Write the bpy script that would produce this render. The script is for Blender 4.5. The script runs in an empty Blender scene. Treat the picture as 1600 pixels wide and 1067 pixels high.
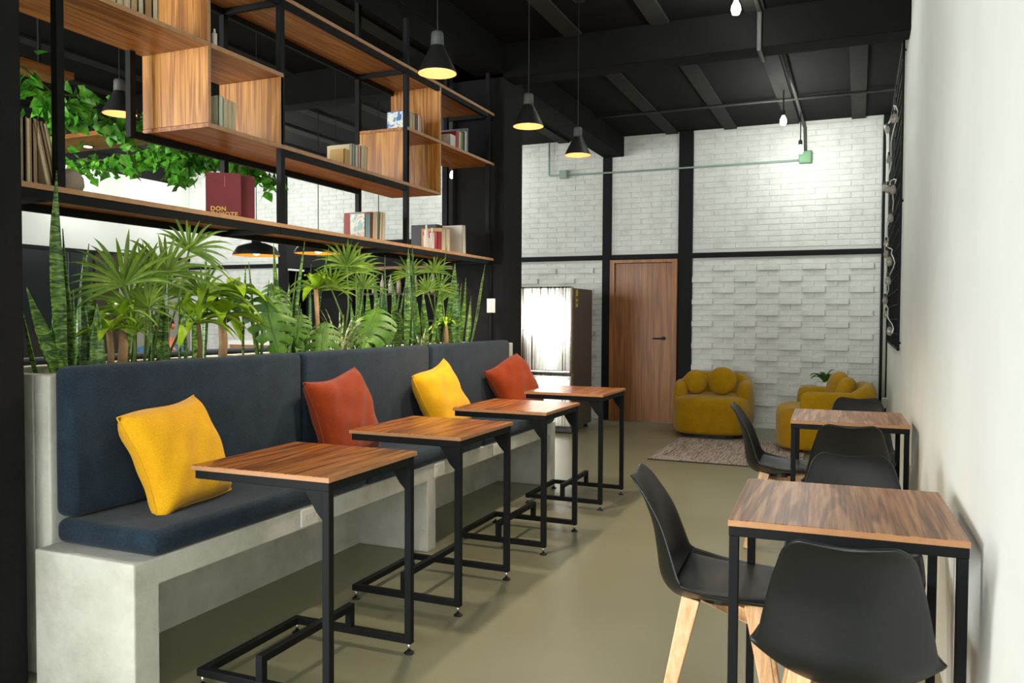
import bpy, bmesh, math, random
from mathutils import Vector, Matrix
PI = math.pi
SC = bpy.context.scene
COL = SC.collection
rng = random.Random(7)

# ------------------------------------------------------------------ camera
F_PX, YAW, PITCH, ROLL, CAM_H = 1269.05, 0.403028, -0.030443, 0.0050698, 1.27
fwd = Vector((-math.sin(YAW) * math.cos(PITCH), math.cos(YAW) * math.cos(PITCH), math.sin(PITCH)))
rt = Vector((math.cos(YAW), math.sin(YAW), 0)); up = rt.cross(fwd)
rgt = rt * math.cos(ROLL) + up * math.sin(ROLL); upv = -rt * math.sin(ROLL) + up * math.cos(ROLL)
cam = bpy.data.objects.new('camera', bpy.data.cameras.new('camera')); COL.objects.link(cam)
cam.data.sensor_width = 36; cam.data.lens = F_PX / 1600 * 36; cam.data.clip_start = 0.05
m = Matrix((rgt, upv, -fwd)).transposed().to_4x4(); m.translation = (0, 0, CAM_H)
cam.matrix_world = m
SC.camera = cam

# ------------------------------------------------------------------ world, daylight, exposure
w = bpy.data.worlds.new('world'); SC.world = w; w.use_nodes = True
w.node_tree.nodes['Background'].inputs[0].default_value = (0.86, 0.93, 1.0, 1)
w.node_tree.nodes['Background'].inputs[1].default_value = 1.0
SC.view_settings.view_transform = 'Standard'; SC.view_settings.look = 'None'
SC.view_settings.gamma = 1; SC.view_settings.use_curve_mapping = False
SC.view_settings.exposure = 0.42

def area(name, loc, sx, sy, power, rot, col=(1, 1, 1)):
    l = bpy.data.lights.new(name, 'AREA'); l.shape = 'RECTANGLE'; l.size = sx; l.size_y = sy; l.energy = power; l.color = col
    o = bpy.data.objects.new(name, l); COL.objects.link(o); o.location = loc; o.rotation_euler = rot; return o
# daylight standing just outside the two shop windows of the front wall
area('daylight_window_east', (-2.0, -2.72, 1.75), 4.2, 2.6, 440, (PI / 2, 0, 0), (0.98, 1.0, 0.985))
area('daylight_window_west', (-7.2, -2.72, 1.75), 4.2, 2.6, 950, (PI / 2, 0, 0), (0.98, 1.0, 0.985))

# ------------------------------------------------------------------ helpers
def tag(o, label=None, cat=None, group=None, kind=None):
    if label: o['label'] = label
    if cat: o['category'] = cat
    if group: o['group'] = group
    if kind: o['kind'] = kind
    return o
def empty(name, loc=(0, 0, 0), rz=0, label=None, cat=None, group=None):
    o = bpy.data.objects.new(name, None); COL.objects.link(o); o.location = loc; o.rotation_euler = (0, 0, rz)
    o.empty_display_size = 0.05
    return tag(o, label, cat, group)
def copy_tree(o, parent=None):
    c = o.copy(); COL.objects.link(c); c.parent = parent
    for ch in o.children: copy_tree(ch, c)
    return c
class MB:
    def __init__(s): s.v = []; s.f = []
    def add(s, vs, fs):
        n = len(s.v); s.v += [tuple(x) for x in vs]; s.f += [tuple(i + n for i in f) for f in fs]; return s
    def box(s, x0, x1, y0, y1, z0, z1):
        return s.add([(x0, y0, z0), (x1, y0, z0), (x1, y1, z0), (x0, y1, z0), (x0, y0, z1), (x1, y0, z1), (x1, y1, z1), (x0, y1, z1)],
                     [(0, 3, 2, 1), (4, 5, 6, 7), (0, 1, 5, 4), (1, 2, 6, 5), (2, 3, 7, 6), (3, 0, 4, 7)])
    def prism(s, poly, axis, a, b):          # polygon in the two other axes, extruded along axis
        n = len(poly)
        def P(u, v, t): return {'x': (t, u, v), 'y': (u, t, v), 'z': (u, v, t)}[axis]
        return s.add([P(u, v, a) for u, v in poly] + [P(u, v, b) for u, v in poly],
                     [tuple(range(n))[::-1], tuple(range(n, 2 * n))] + [(i, (i + 1) % n, n + (i + 1) % n, n + i) for i in range(n)])
    def lathe(s, prof, seg=24, c=(0, 0, 0), cap=True):
        vs = []; fs = []; n = len(prof)
        for r, z in prof:
            for k in range(seg):
                a = 2 * PI * k / seg; vs.append((c[0] + r * math.cos(a), c[1] + r * math.sin(a), c[2] + z))
        for i in range(n - 1):
            for k in range(seg):
                k2 = (k + 1) % seg; fs.append((i * seg + k, i * seg + k2, (i + 1) * seg + k2, (i + 1) * seg + k))
        if cap: fs += [tuple(range(seg))[::-1], tuple((n - 1) * seg + k for k in range(seg))]
        return s.add(vs, fs)
    def tube(s, pts, r, seg=8):
        pts = [Vector(p) for p in pts]; rs = r if isinstance(r, (list, tuple)) else [r] * len(pts); vs = []; fs = []
        t0 = (pts[1] - pts[0]).normalized(); ref = Vector((0, 0, 1)) if abs(t0.z) < .9 else Vector((1, 0, 0))
        u = t0.cross(ref).normalized()
        for i, p in enumerate(pts):
            t = ((pts[min(i + 1, len(pts) - 1)] - pts[max(i - 1, 0)])).normalized()
            u = (u - t * u.dot(t)).normalized(); v = t.cross(u)
            for k in range(seg):
                a = 2 * PI * k / seg; vs.append(p + (u * math.cos(a) + v * math.sin(a)) * rs[i])
        for i in range(len(pts) - 1):
            for k in range(seg):
                k2 = (k + 1) % seg; fs.append((i * seg + k, i * seg + k2, (i + 1) * seg + k2, (i + 1) * seg + k))
        n = len(pts)
        fs += [tuple(range(seg))[::-1], tuple((n - 1) * seg + k for k in range(seg))]
        return s.add(vs, fs)
    def bar(s, p, q, w0, w1=None):           # square bar, may taper
        p = Vector(p); q = Vector(q); w1 = w1 or w0; t = (q - p).normalized()
        ref = Vector((0, 0, 1)) if abs(t.z) < .95 else Vector((0, 1, 0))
        u = t.cross(ref).normalized(); v = u.cross(t).normalized(); vs = []
        for c, ww in ((p, w0), (q, w1)):
            for a, b in ((-1, -1), (1, -1), (1, 1), (-1, 1)): vs.append(c + (u * a + v * b) * ww / 2)
        return s.add(vs, [(0, 1, 2, 3), (4, 7, 6, 5), (0, 4, 5, 1), (1, 5, 6, 2), (2, 6, 7, 3), (3, 7, 4, 0)])
    def grid(s, fn, nu, nv):
        vs = [fn(i / nu, j / nv) for j in range(nv + 1) for i in range(nu + 1)]
        fs = [(j * (nu + 1) + i, j * (nu + 1) + i + 1, (j + 1) * (nu + 1) + i + 1, (j + 1) * (nu + 1) + i) for j in range(nv) for i in range(nu)]
        return s.add(vs, fs)
    def mesh(s, name, mat=None, smooth=False):
        me = bpy.data.meshes.new(name); me.from_pydata(s.v, [], s.f)
        bm = bmesh.new(); bm.from_mesh(me); bmesh.ops.recalc_face_normals(bm, faces=bm.faces); bm.to_mesh(me); bm.free()
        if mat: me.materials.append(mat)
        if smooth:
            for p in me.polygons: p.use_smooth = True
        return me
    def build(s, name, mat, parent=None, bevel=0, smooth=False, solid=0, subsurf=0, seg=2, loc=None):
        o = bpy.data.objects.new(name, s.mesh(name, mat, smooth)); COL.objects.link(o); o.parent = parent
        if loc: o.location = loc
        if solid:
            md = o.modifiers.new('s', 'SOLIDIFY'); md.thickness = solid; md.offset = 0
        if bevel:
            md = o.modifiers.new('b', 'BEVEL'); md.width = bevel; md.segments = seg; md.limit_method = 'ANGLE'; md.angle_limit = 0.6
        if subsurf:
            md = o.modifiers.new('u', 'SUBSURF'); md.levels = subsurf; md.render_levels = subsurf
        return o
def inst(name, me, parent, loc=(0, 0, 0), rot=None, sc=None):
    o = bpy.data.objects.new(name, me); COL.objects.link(o); o.parent = parent; o.location = loc
    if rot: o.rotation_euler = rot
    if sc: o.scale = sc
    return o
def struct(o, label=None):
    o['kind'] = 'structure'
    if label: o['label'] = label
    return o
ORD = ['first', 'second', 'third', 'fourth', 'fifth', 'sixth', 'seventh', 'eighth', 'ninth', 'tenth', 'eleventh', 'twelfth']

# ------------------------------------------------------------------ materials
def lin(c):
    if isinstance(c, str):
        c = tuple(int(c[i:i + 2], 16) / 255 for i in (0, 2, 4))
        c = tuple(x / 12.92 if x <= .04045 else ((x + .055) / 1.055) ** 2.4 for x in c)
    return (c[0], c[1], c[2], 1)
class NT:
    def __init__(s, name):
        s.m = bpy.data.materials.new(name); s.m.use_nodes = True; s.t = s.m.node_tree; s.b = s.t.nodes['Principled BSDF']
    def n(s, typ, **kw):
        nd = s.t.nodes.new('ShaderNode' + typ)
        for k, v in kw.items():
            if k in nd.inputs: nd.inputs[k].default_value = v
            else: setattr(nd, k, v)
        return nd
    def l(s, a, b): s.t.links.new(a, b)
    def ramp(s, fac, stops):
        r = s.n('ValToRGB'); e = r.color_ramp.elements
        while len(e) < len(stops): e.new(0.5)
        for x, (p, c) in zip(e, stops): x.position = p; x.color = lin(c)
        s.l(fac, r.inputs[0]); return r.outputs[0]
    def coord(s, scale=(1, 1, 1), kind='Object', rot=(0, 0, 0)):
        c = s.n('TexCoord'); mp = s.n('Mapping'); mp.inputs['Scale'].default_value = scale; mp.inputs['Rotation'].default_value = rot
        s.l(c.outputs[kind], mp.inputs['Vector']); return mp.outputs[0]
    def noise(s, vec, scale=5, detail=4, rough=.55, dist=0):
        nd = s.n('TexNoise'); nd.inputs['Scale'].default_value = scale; nd.inputs['Detail'].default_value = detail
        nd.inputs['Roughness'].default_value = rough; nd.inputs['Distortion'].default_value = dist
        if vec is not None: s.l(vec, nd.inputs['Vector'])
        return nd.outputs['Fac']
    def bump(s, h, strength=.3, dist=.01):
        b = s.n('Bump'); b.inputs['Strength'].default_value = strength; b.inputs['Distance'].default_value = dist
        s.l(h, b.inputs['Height']); s.l(b.outputs[0], s.b.inputs['Normal'])
    def set(s, **kw):
        for k, v in kw.items(): s.b.inputs[k.replace('_', ' ')].default_value = v
        return s
def plain(name, c, rough=.5, metal=0, spec=.5, noise=None, bump=0, bscale=60, var=.0, vscale=8):
    t = NT(name); t.set(Base_Color=lin(c), Roughness=rough, Metallic=metal); t.b.inputs['Specular IOR Level'].default_value = spec
    if var:
        f = t.noise(t.coord(), vscale, 5)
        cc = lin(c)
        mix = t.ramp(f, [(.3, tuple(x * (1 - var) for x in cc[:3])), (.7, tuple(min(1, x * (1 + var)) for x in cc[:3]))]); t.l(mix, t.b.inputs['Base Color'])
    if bump: t.bump(t.noise(t.coord(), bscale, 4), bump, .004)
    return t.m
def emis(name, c, strength):
    t = NT(name); t.set(Base_Color=lin(c)); t.b.inputs['Emission Color'].default_value = lin(c); t.b.inputs['Emission Strength'].default_value = strength; return t.m
def wood(name, stops, axis='y', rough=.35, scale=1.0, coat=0.0):
    t = NT(name)
    s = {'x': (.55, 9, 9), 'y': (9, .55, 9), 'z': (9, 9, .55)}[axis]; s = tuple(k * scale for k in s)
    vec = t.coord(s)
    big = t.noise(vec, 1.0, 3, .5, 1.6)
    s2 = {'x': (1.2, 60, 60), 'y': (60, 1.2, 60), 'z': (60, 60, 1.2)}[axis]
    fine = t.noise(t.coord(tuple(k * scale for k in s2)), 2.0, 4, .6, .2)
    wv = t.n('Math', operation='SINE'); mul = t.n('Math', operation='MULTIPLY'); mul.inputs[1].default_value = 26
    t.l(big, mul.inputs[0]); t.l(mul.outputs[0], wv.inputs[0])
    a = t.n('Math', operation='MULTIPLY_ADD'); a.inputs[1].default_value = .16; a.inputs[2].default_value = 0.0; t.l(wv.outputs[0], a.inputs[0])
    b = t.n('Math', operation='MULTIPLY_ADD'); b.inputs[1].default_value = 1.35; t.l(fine, b.inputs[0]); t.l(a.outputs[0], b.inputs[2])
    c = t.n('Math', operation='ADD'); c.inputs[1].default_value = -.17; t.l(b.outputs[0], c.inputs[0])
    t.l(t.ramp(c.outputs[0], stops), t.b.inputs['Base Color'])
    t.set(Roughness=rough); t.b.inputs['Coat Weight'].default_value = coat; t.b.inputs['Coat Roughness'].default_value = .12
    return t.m
def fabric(name, c1, c2, scale=260, bump=.5, rough=.9):
    t = NT(name); v = t.coord(); f = t.noise(v, scale, 3, .7); g = t.noise(v, 9, 4)
    ad = t.n('Math', operation='MULTIPLY_ADD'); ad.inputs[1].default_value = .35; t.l(g, ad.inputs[0]); 
    ml = t.n('Math', operation='MULTIPLY'); ml.inputs[1].default_value = .65; t.l(f, ml.inputs[0]); t.l(ml.outputs[0], ad.inputs[2])
    t.l(t.ramp(ad.outputs[0], [(.35, c1), (.65, c2)]), t.b.inputs['Base Color']); t.set(Roughness=rough); t.b.inputs['Specular IOR Level'].default_value = .2
    t.b.inputs['Sheen Weight'].default_value = .15
    t.bump(f, bump, .002); return t.m

M = {}
M['black_metal'] = plain('black_metal', '0d1011', .6, 0, .2)
M['ceiling'] = plain('ceiling_paint', '10100f', .9, 0, .15, bump=.5, bscale=14, var=.25, vscale=3)
M['joist'] = plain('joist_paint', '2d2d2a', .9, 0, .2, bump=.3, bscale=20, var=.15)
M['black_paint'] = plain('black_paint', '0c0d0e', .75, 0, .3, bump=.35, bscale=40, var=.2)
M['column'] = plain('column_paint', '131314', .85, 0, .25, bump=.6, bscale=55, var=.2)
M['white_plaster'] = plain('white_plaster', 'e3e6e0', .8, 0, .2, bump=.25, bscale=5, var=.035, vscale=2.2)
t = NT('brick_paint'); t.set(Roughness=.75); vv = t.coord(); oi = t.n('ObjectInfo')
t.l(t.ramp(t.noise(vv, 7, 6, .65), [(.3, 'cccec7'), (.5, 'dbddd8'), (.75, 'e5e7e3')]), t.b.inputs['Base Color']); t.bump(t.noise(vv, 30, 5), .5, .01)
M['brick'] = t.m
M['mortar'] = plain('painted_mortar', 'd3d5cf', .9, 0, .1, bump=.6, bscale=40)
t = NT('polished_concrete'); v = t.coord(); f1 = t.noise(v, .9, 2, .5); f2 = t.noise(v, 60, 3, .6)
ad = t.n('Math', operation='MULTIPLY_ADD'); ad.inputs[1].default_value = .22; t.l(f2, ad.inputs[0]); t.l(f1, ad.inputs[2])
t.l(t.ramp(ad.outputs[0], [(.35, '7c7b62'), (.6, '848369'), (.85, '8b8a71')]), t.b.inputs['Base Color'])
t.set(Roughness=.32); M['floor'] = t.m
t = NT('raw_concrete'); v = t.coord(); f1 = t.noise(v, 3.2, 7, .65); f2 = t.noise(v, 45, 4, .6)
t.l(t.ramp(f1, [(.3, 'aeaea2'), (.5, 'cacac0'), (.7, 'dadad1')]), t.b.inputs['Base Color']); t.set(Roughness=.85); t.bump(t.noise(v, 12, 6, .7), .5, .012)
M['concrete'] = t.m
W1 = [(.25, '7c4617'), (.45, '965b23'), (.6, 'a96c2d'), (.8, 'b98142')]
W2 = [(.25, '55260b'), (.42, '874718'), (.58, 'a96122'), (.8, 'c27c38')]
W3 = [(.25, '63402a'), (.45, '875b3d'), (.6, '9d6f4b'), (.8, 'b18661')]
WD = [(.1, '6e4117'), (.45, '895423'), (.7, '9c652b'), (.95, 'ac783c')]
M['wood_y'] = wood('walnut_board', W1, 'y', .4); M['wood_z'] = wood('walnut_panel', [(.25, '8d551c'), (.45, 'ab6e28'), (.6, 'bf8236'), (.8, 'cf984e')], 'z', .4)
M['wood_edge'] = plain('plywood_edge', 'b98f66', .6, var=.12, vscale=25)
M['wood_x'] = wood('canopy_wood', W1, 'x', .45)
M['top_gloss'] = wood('lacquered_top', W2, 'y', .3, 1.3, .25)
M['top_matte'] = wood('walnut_top', W3, 'y', .4, 1.0)
M['top_edge'] = plain('oak_edge', 'b07f55', .45, var=.1, vscale=30)
M['door_wood'] = wood('door_veneer', WD, 'z', .42, .8)
M['beech'] = wood('beech', [(.2, 'cf9a66'), (.5, 'dcae7c'), (.8, 'e6bf92')], 'z', .45, 1.6)
M['navy'] = fabric('navy_weave', '121c27', '283a4a', 170, .8)
M['navy'].node_tree.nodes['Principled BSDF'].inputs['Sheen Weight'].default_value = .1
M['yellow'] = fabric('yellow_weave', 'd99a0a', 'f2b91a', 220, .35)
M['rust'] = fabric('rust_weave', '7a2908', '9a3c10', 220, .35)
M['mustard'] = fabric('mustard_boucle', '9a7300', 'bb9005', 120, .9)
M['shell'] = plain('black_shell', '0e1010', .42, 0, .5, bump=.1, bscale=300)
M['pad'] = plain('black_leatherette', '0f1111', .5, 0, .5, bump=.15, bscale=200)
t = NT('stainless'); t.set(Base_Color=lin('c8c6be'), Metallic=1.0)
t.l(t.ramp(t.noise(t.coord((70, 1, .25)), 1.0, 3, .6), [(.35, (.08,) * 3), (.65, (.42,) * 3)]), t.b.inputs['Roughness']); M['steel'] = t.m
M['fridge_side'] = plain('fridge_side_paint', '57504a', .5, .2, .5)
M['white_plastic'] = plain('white_plastic', 'e9e8e2', .45)
M['dark_plastic'] = plain('dark_plastic', '141414', .5)
M['chrome'] = plain('chrome', 'd0d0d0', .2, 1)
M['lamp_black'] = plain('lamp_black', '121313', .55)
M['lamp_neck'] = plain('lamp_neck', '4c4d4b', .6)
M['conduit_grey'] = plain('conduit_grey', '3c3c39', .6)
M['conduit_white'] = plain('conduit_white', 'c6cbc3', .5)
M['green_box'] = plain('green_box', '5f8f66', .5)
M['soil'] = plain('soil', '2e2219', .95, bump=.8, bscale=40, var=.3)
M['bulb_cool'] = emis('bulb_cool', (1.0, .98, .92), 60)
M['bulb_warm'] = emis('bulb_warm', (1.0, .80, .58), 9)
t = NT('clear_glass'); t.set(Roughness=.02, IOR=1.45); t.b.inputs['Transmission Weight'].default_value = 1; M['glass'] = t.m

# ================================================================== STRUCTURE
XR, YB, ZC, XL, YF = 0.29, 9.70, 3.47, -9.6, -2.6
struct(MB().box(XL - .2, XR + .2, YF - .2, YB + .2, -.12, 0).build('floor', M['floor']), 'polished olive grey concrete floor')
ceil = struct(MB().box(XL - .2, XR + .2, YF - .2, YB + .2, ZC, ZC + .15).build('ceiling', M['ceiling']), 'black painted ceiling with joists')
for y0, y1 in ((6.28, 9.7), (1.6, 6.05), (-2.6, 1.4)):
    jm = MB().box(-.07, .07, y0, y1, ZC - .02, ZC).mesh('joist', M['joist'])
    k = -14
    for k in range(-13, 1):
        x = -.035 + .68 * k
        if -3.0 < x < -2.6: continue
        inst('joist', jm, ceil, (x, 0, 0))
struct(MB().box(XL, XR, 6.05, 6.28, 3.19, ZC).build('beam', M['ceiling'], bevel=.012), 'black concrete cross beam')
struct(MB().box(XL, XR, 1.4, 1.6, 3.19, ZC).build('beam', M['ceiling'], bevel=.012), 'black concrete cross beam')
struct(MB().box(-2.92, -2.66, 6.28, 9.7, 3.225, ZC).build('beam', M['ceiling'], bevel=.012), 'black beam running to the brick wall')
struct(MB().box(-2.92, -2.66, 1.6, 6.05, 3.225, ZC).build('beam', M['ceiling'], bevel=.012), 'black beam above the shelving')
struct(MB().box(-3.15, -2.60, 1.3, 1.885, 0, ZC).build('column', M['column'], bevel=.01), 'rough black column at the bench end')
struct(MB().box(-3.13, -2.66, 6.05, 6.45, 0, ZC).build('column', M['column'], bevel=.01), 'black column past the bench')
struct(MB().box(XR, XR + .2, YF, YB, 0, ZC).build('wall_right', M['white_plaster']), 'white plaster wall')
struct(MB().box(XL, XR, YB + .0, YB + .2, 0, ZC).build('wall_back', M['mortar']), 'white painted brick wall')
wall_back = bpy.data.objects['wall_back']

# left wall: white plaster above, dark glazed panels below
wl = struct(MB().box(XL - .2, XL, YF, YB, 2.147, 3.25).build('wall_left', M['white_plaster']), 'white upper wall with dark glazing below')
MB().box(XL - .2, XL, YF, YB, 3.25, ZC).build('upper_band', M['black_paint'], wl)
MB().box(XL - .2, XL, 8.37, YB, 0, 2.147).build('plaster_panel', plain('grey_plaster', 'a9a39c', .8), wl)
MB().box(XL - .2, XL + .01, 7.99, 8.37, 0, 2.1).build('wood_panel', plain('brown_panel', '3a2620', .6), wl)
M['dark_glass'] = plain('dark_glass', '2c3234', .15, 0, .5)
for y0, y1 in ((-2.6, 0), (0, 2.6), (2.6, 5.2), (5.2, 7.6), (7.62, 7.99)):
    MB().box(XL - .1, XL - .02, y0 + .01, y1 - .01, 0, 2.1).build('glass_panel', M['dark_glass'], wl)
MB().box(XL - .1, XL + .015, YF, YB, 2.1, 2.147).build('top_rail', M['black_paint'], wl)

# front wall behind the camera with two shop windows and vertical blinds
wf = struct(MB().box(XL, XR, YF - .2, YF, 0, .45).box(XL, XR, YF - .2, YF, 3.05, ZC).box(XL, -9.3, YF - .2, YF, .45, 3.05)
            .box(-5.1, -4.1, YF - .2, YF, .45, 3.05).box(.1, XR, YF - .2, YF, .45, 3.05).build('wall_front', M['white_plaster']), 'white wall with shop windows')
M['blind'] = plain('blind_fabric', 'cfc6b4', .8)
slat = MB().box(-.050, .050, -.002, .002, .46, 3.03).mesh('slat', M['blind'])
for i, (x0, x1) in enumerate(((-4.1, .1), (-9.3, -5.1))):
    fr = MB()
    for xx in (x0, (x0 + x1) / 2 - .02, x1 - .04): fr.box(xx, xx + .04, YF - .14, YF - .08, .45, 3.05)
    fr.box(x0, x1, YF - .14, YF - .08, .45, .49).box(x0, x1, YF - .14, YF - .08, 3.01, 3.05)
    wo = struct(fr.build('window_%d' % (i + 1), M['black_metal']), 'black framed shop window with vertical blinds')
    nb = 26
    for k in range(nb): inst('slat', slat, wo, (x0 + (k + .5) * (x1 - x0) / nb, YF - .03, 0), (0, 0, .45))

# black concrete bands of the back wall
n_trim = 0
def trim(x0, x1, z0, z1, y=YB - .035, label='black painted concrete band of the brick wall'):
    global n_trim; n_trim += 1
    return struct(MB().box(x0, x1, y, YB + .02, z0, z1).build('trim_%d' % n_trim, M['black_paint'], bevel=.006), label)
trim(-2.92, -2.81, 0, 3.225); trim(-1.985, -1.82, 0, ZC); trim(.215, XR, 0, ZC); trim(-7.87, -7.72, 0, ZC); trim(-5.15, -5.0, 0, ZC)
for a, b in ((XL, -7.87), (-7.72, -5.15), (-5.0, -2.92), (-2.81, -1.985), (-1.82, .215)): trim(a, b, 1.973, 2.033)

# bricks of the back wall
PITCH_Z, BL = .0648, .246
def brick_mesh(nm, L, h, d):
    c = .004
    vs = [(-L / 2, 0, -h / 2), (L / 2, 0, -h / 2), (L / 2, 0, h / 2), (-L / 2, 0, h / 2)]
    vs += [(x, -d + c, z) for x, _, z in vs[:4]]
    vs += [(x * (1 - 2 * c / L), -d, z * (1 - 2 * c / h)) for x, _, z in vs[:4]]
    fs = [(0, 1, 5, 4), (1, 2, 6, 5), (2, 3, 7, 6), (3, 0, 4, 7), (4, 5, 9, 8), (5, 6, 10, 9), (6, 7, 11, 10), (7, 4, 8, 11), (8, 9, 10, 11)]
    return vs, fs
bays = [(XL, -7.87), (-7.72, -5.15), (-5.0, -2.92), (-2.81, -1.985), (-1.82, .215)]
mass = MB(); n_ind = 0; cache = {}
rows = int(ZC / PITCH_Z)
for bi, (a, b) in enumerate(bays):
    for r in range(rows):
        z = (r + .5) * PITCH_Z
        if 1.955 < z < 2.05: continue
        if bi == 3 and z < 2.0: continue
        x = a - (r % 2) * BL / 2; k = 0
        while x < b - .01:
            x0 = max(x, a) + .0022; x1 = min(x + BL, b) - .0022; x += BL; k += 1
            if x1 - x0 < .03: continue
            L = x1 - x0; h = PITCH_Z - rng.uniform(.003, .005); xc = (x0 + x1) / 2
            out = bi >= 2 and z < 1.95 and r % 2 == 0 and (k + (r // 2) % 2) % 2 == 0 and L > .2
            if z < .45 and rng.random() < .35: out = False
            d = rng.uniform(.030, .038) if out else .005 + rng.uniform(0, .003)
            zz = z + rng.uniform(-.002, .002)
            if ((bi == 4 and z < 1.97) or (bi == 2 and z < 1.97 and xc > -3.25)) and n_ind < 300:
                key = (round(L, 2), out, rng.randrange(3))
                if key not in cache:
                    q = MB(); q.add(*brick_mesh('b', L, h, d)); cache[key] = q.mesh('brick', M['brick'])
                inst('brick', cache[key], wall_back, (xc, YB, zz), (0, 0, 0), (L / round(L, 2) if False else 1, 1, 1)); n_ind += 1
            else:
                vs, fs = brick_mesh('b', L, h, d); mass.add([(p[0] + xc, p[1] + YB, p[2] + zz) for p in vs], fs)
bo = mass.build('brick_field', M['brick'], wall_back); bo['kind'] = 'stuff'

# door
dr = struct(empty('door_1', (-2.395, YB, 0)), 'closed wood veneer door with black lever handle')
MB().box(-.36, .345, -.035, .0, .01, 1.925).build('door_leaf', M['door_wood'], dr, .003)
MB().prism([(-.415, 0), (-.355, 0), (-.355, 1.927), (.347, 1.927), (.347, 0), (.41, 0), (.41, 1.968), (-.415, 1.968)], 'y', -.075, .0).build('door_frame', M['door_wood'], dr, .004)
hd = MB().lathe([(.024, -.006), (.024, .004)], 16).build('handle', M['lamp_black'], dr, .001, loc=(.25, -.039, 1.02)); hd.rotation_euler = (PI / 2, 0, 0)
MB().tube([(.25, -.035, 1.02), (.25, -.085, 1.02), (.235, -.09, 1.02), (.13, -.09, 1.017)], .009, 8).build('lever', M['lamp_black'], dr, smooth=True)

# ================================================================== BENCH, PLANTER, CUSHIONS
b = empty('concrete_bench', (-2.33, 3.84, 0), 0, 'long cast concrete bench along the planter wall', 'bench')
bx, by = -2.33, 3.84
MB().prism([(q[0] - by, q[1]) for q in ((1.887, 0), (1.99, 0), (1.99, .382), (3.81, .382), (3.81, 0), (3.90, 0), (3.90, .382), (5.70, .382), (5.70, 0), (5.80, 0), (5.80, .472), (1.887, .472))], 'x', -2.569 - bx, -2.11 - bx).build('frame', M['concrete'], b, .006)
MB().box(-2.569 - bx, -2.55 - bx, 1.99 - by, 5.7 - by, 0, .384).build('rear_wall', M['concrete'], b)
pw = struct(MB().box(-2.65, -2.571, 1.95, 6.05, 0, 1.06).box(-3.14, -3.06, 1.95, 6.05, 0, 1.06).box(-3.06, -2.65, 1.95, 2.0, 0, 1.06)
            .box(-3.06, -2.65, 6.0, 6.05, 0, 1.06).build('planter_wall', M['concrete'], bevel=.006), 'low concrete planter wall behind the bench')
pw.name = 'wall_planter'
struct(MB().box(-3.06, -2.65, 2.0, 6.0, .2, 1.02).build('planter_soil_ground', M['soil'], pw))
def cushion(name, x0, x1, y0, y1, z0, z1, r, label, cat='cushion', group=None):
    cx, cy = (x0 + x1) / 2, (y0 + y1) / 2
    o = MB().box(x0 - cx, x1 - cx, y0 - cy, y1 - cy, 0, z1 - z0).build(name, M['navy'], None, r, True, seg=4, loc=(cx, cy, z0))
    return tag(o, label, cat, group)
ys = [1.955, 3.225, 4.50, 5.78]
which = ['nearest the concrete end face', 'in the middle of the bench', 'beside the black column']
for i in range(3):
    cushion('back_cushion', -2.568, -2.475, ys[i] + .004, ys[i + 1] - .004, .565, 1.09, .03, 'tall navy back cushion ' + which[i], group='navy back cushions')
    cushion('seat_cushion', -2.565, -2.10, ys[i] + .003, ys[i + 1] - .003, .473, .560, .032, 'flat navy seat cushion ' + which[i], group='navy seat cushions')
# the bench on the far side of the planter
fb = empty('concrete_bench', (-3.38, 3.84, 0), 0, 'second concrete bench hidden behind the planter', 'bench')
MB().box(-.24, .23, -1.95, 1.96, .382, .472).build('slab', M['concrete'], fb, .006)
for yy in (-1.95, 0, 1.86): MB().box(-.24, .23, yy, yy + .1, 0, .383).build('leg', M['concrete'], fb, .006)
for i in range(3):
    cushion('back_cushion', -3.30, -3.16, ys[i] + .004, ys[i + 1] - .004, .575, 1.085, .03, 'navy back cushion on the far side of the planter, ' + ORD[i] + ' along', group='far navy back cushions')

def pillow_mesh(seed, W=.43, T=.085):
    r = random.Random(seed); ph = [r.uniform(0, 6) for _ in range(6)]; q = MB()
    def fn(sgn):
        def f(a, c):
            u, v = a * 2 - 1, c * 2 - 1
            t = max(0, (1 - u ** 4)) ** .5 * max(0, (1 - v ** 4)) ** .5
            edge = 1 - .07 * (1 - min(u * u, v * v) if True else 0) * (max(abs(u), abs(v)) ** 3)
            k = 1 - .055 * (1 - v * v) * abs(u) ** 2; k2 = 1 - .055 * (1 - u * u) * abs(v) ** 2
            wr = .006 * math.sin(5 * u + 3 * v + ph[0]) * math.sin(6 * v - 2 * u + ph[1]) + .004 * math.sin(11 * u - 8 * v + ph[2])
            return (u * k * W / 2 + .008 * math.sin(3 * v + ph[3]), sgn * (T * t + wr * t), v * k2 * W / 2 + .008 * math.sin(3 * u + ph[4]))
        return f
    q.grid(fn(-1), 20, 20).grid(fn(1), 20, 20)
    me = q.mesh('pillow'); bm = bmesh.new(); bm.from_mesh(me); bmesh.ops.remove_doubles(bm, verts=bm.verts, dist=.0008)
    bmesh.ops.recalc_face_normals(bm, faces=bm.faces); bm.to_mesh(me); bm.free()
    for p in me.polygons: p.use_smooth = True
    return me
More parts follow.
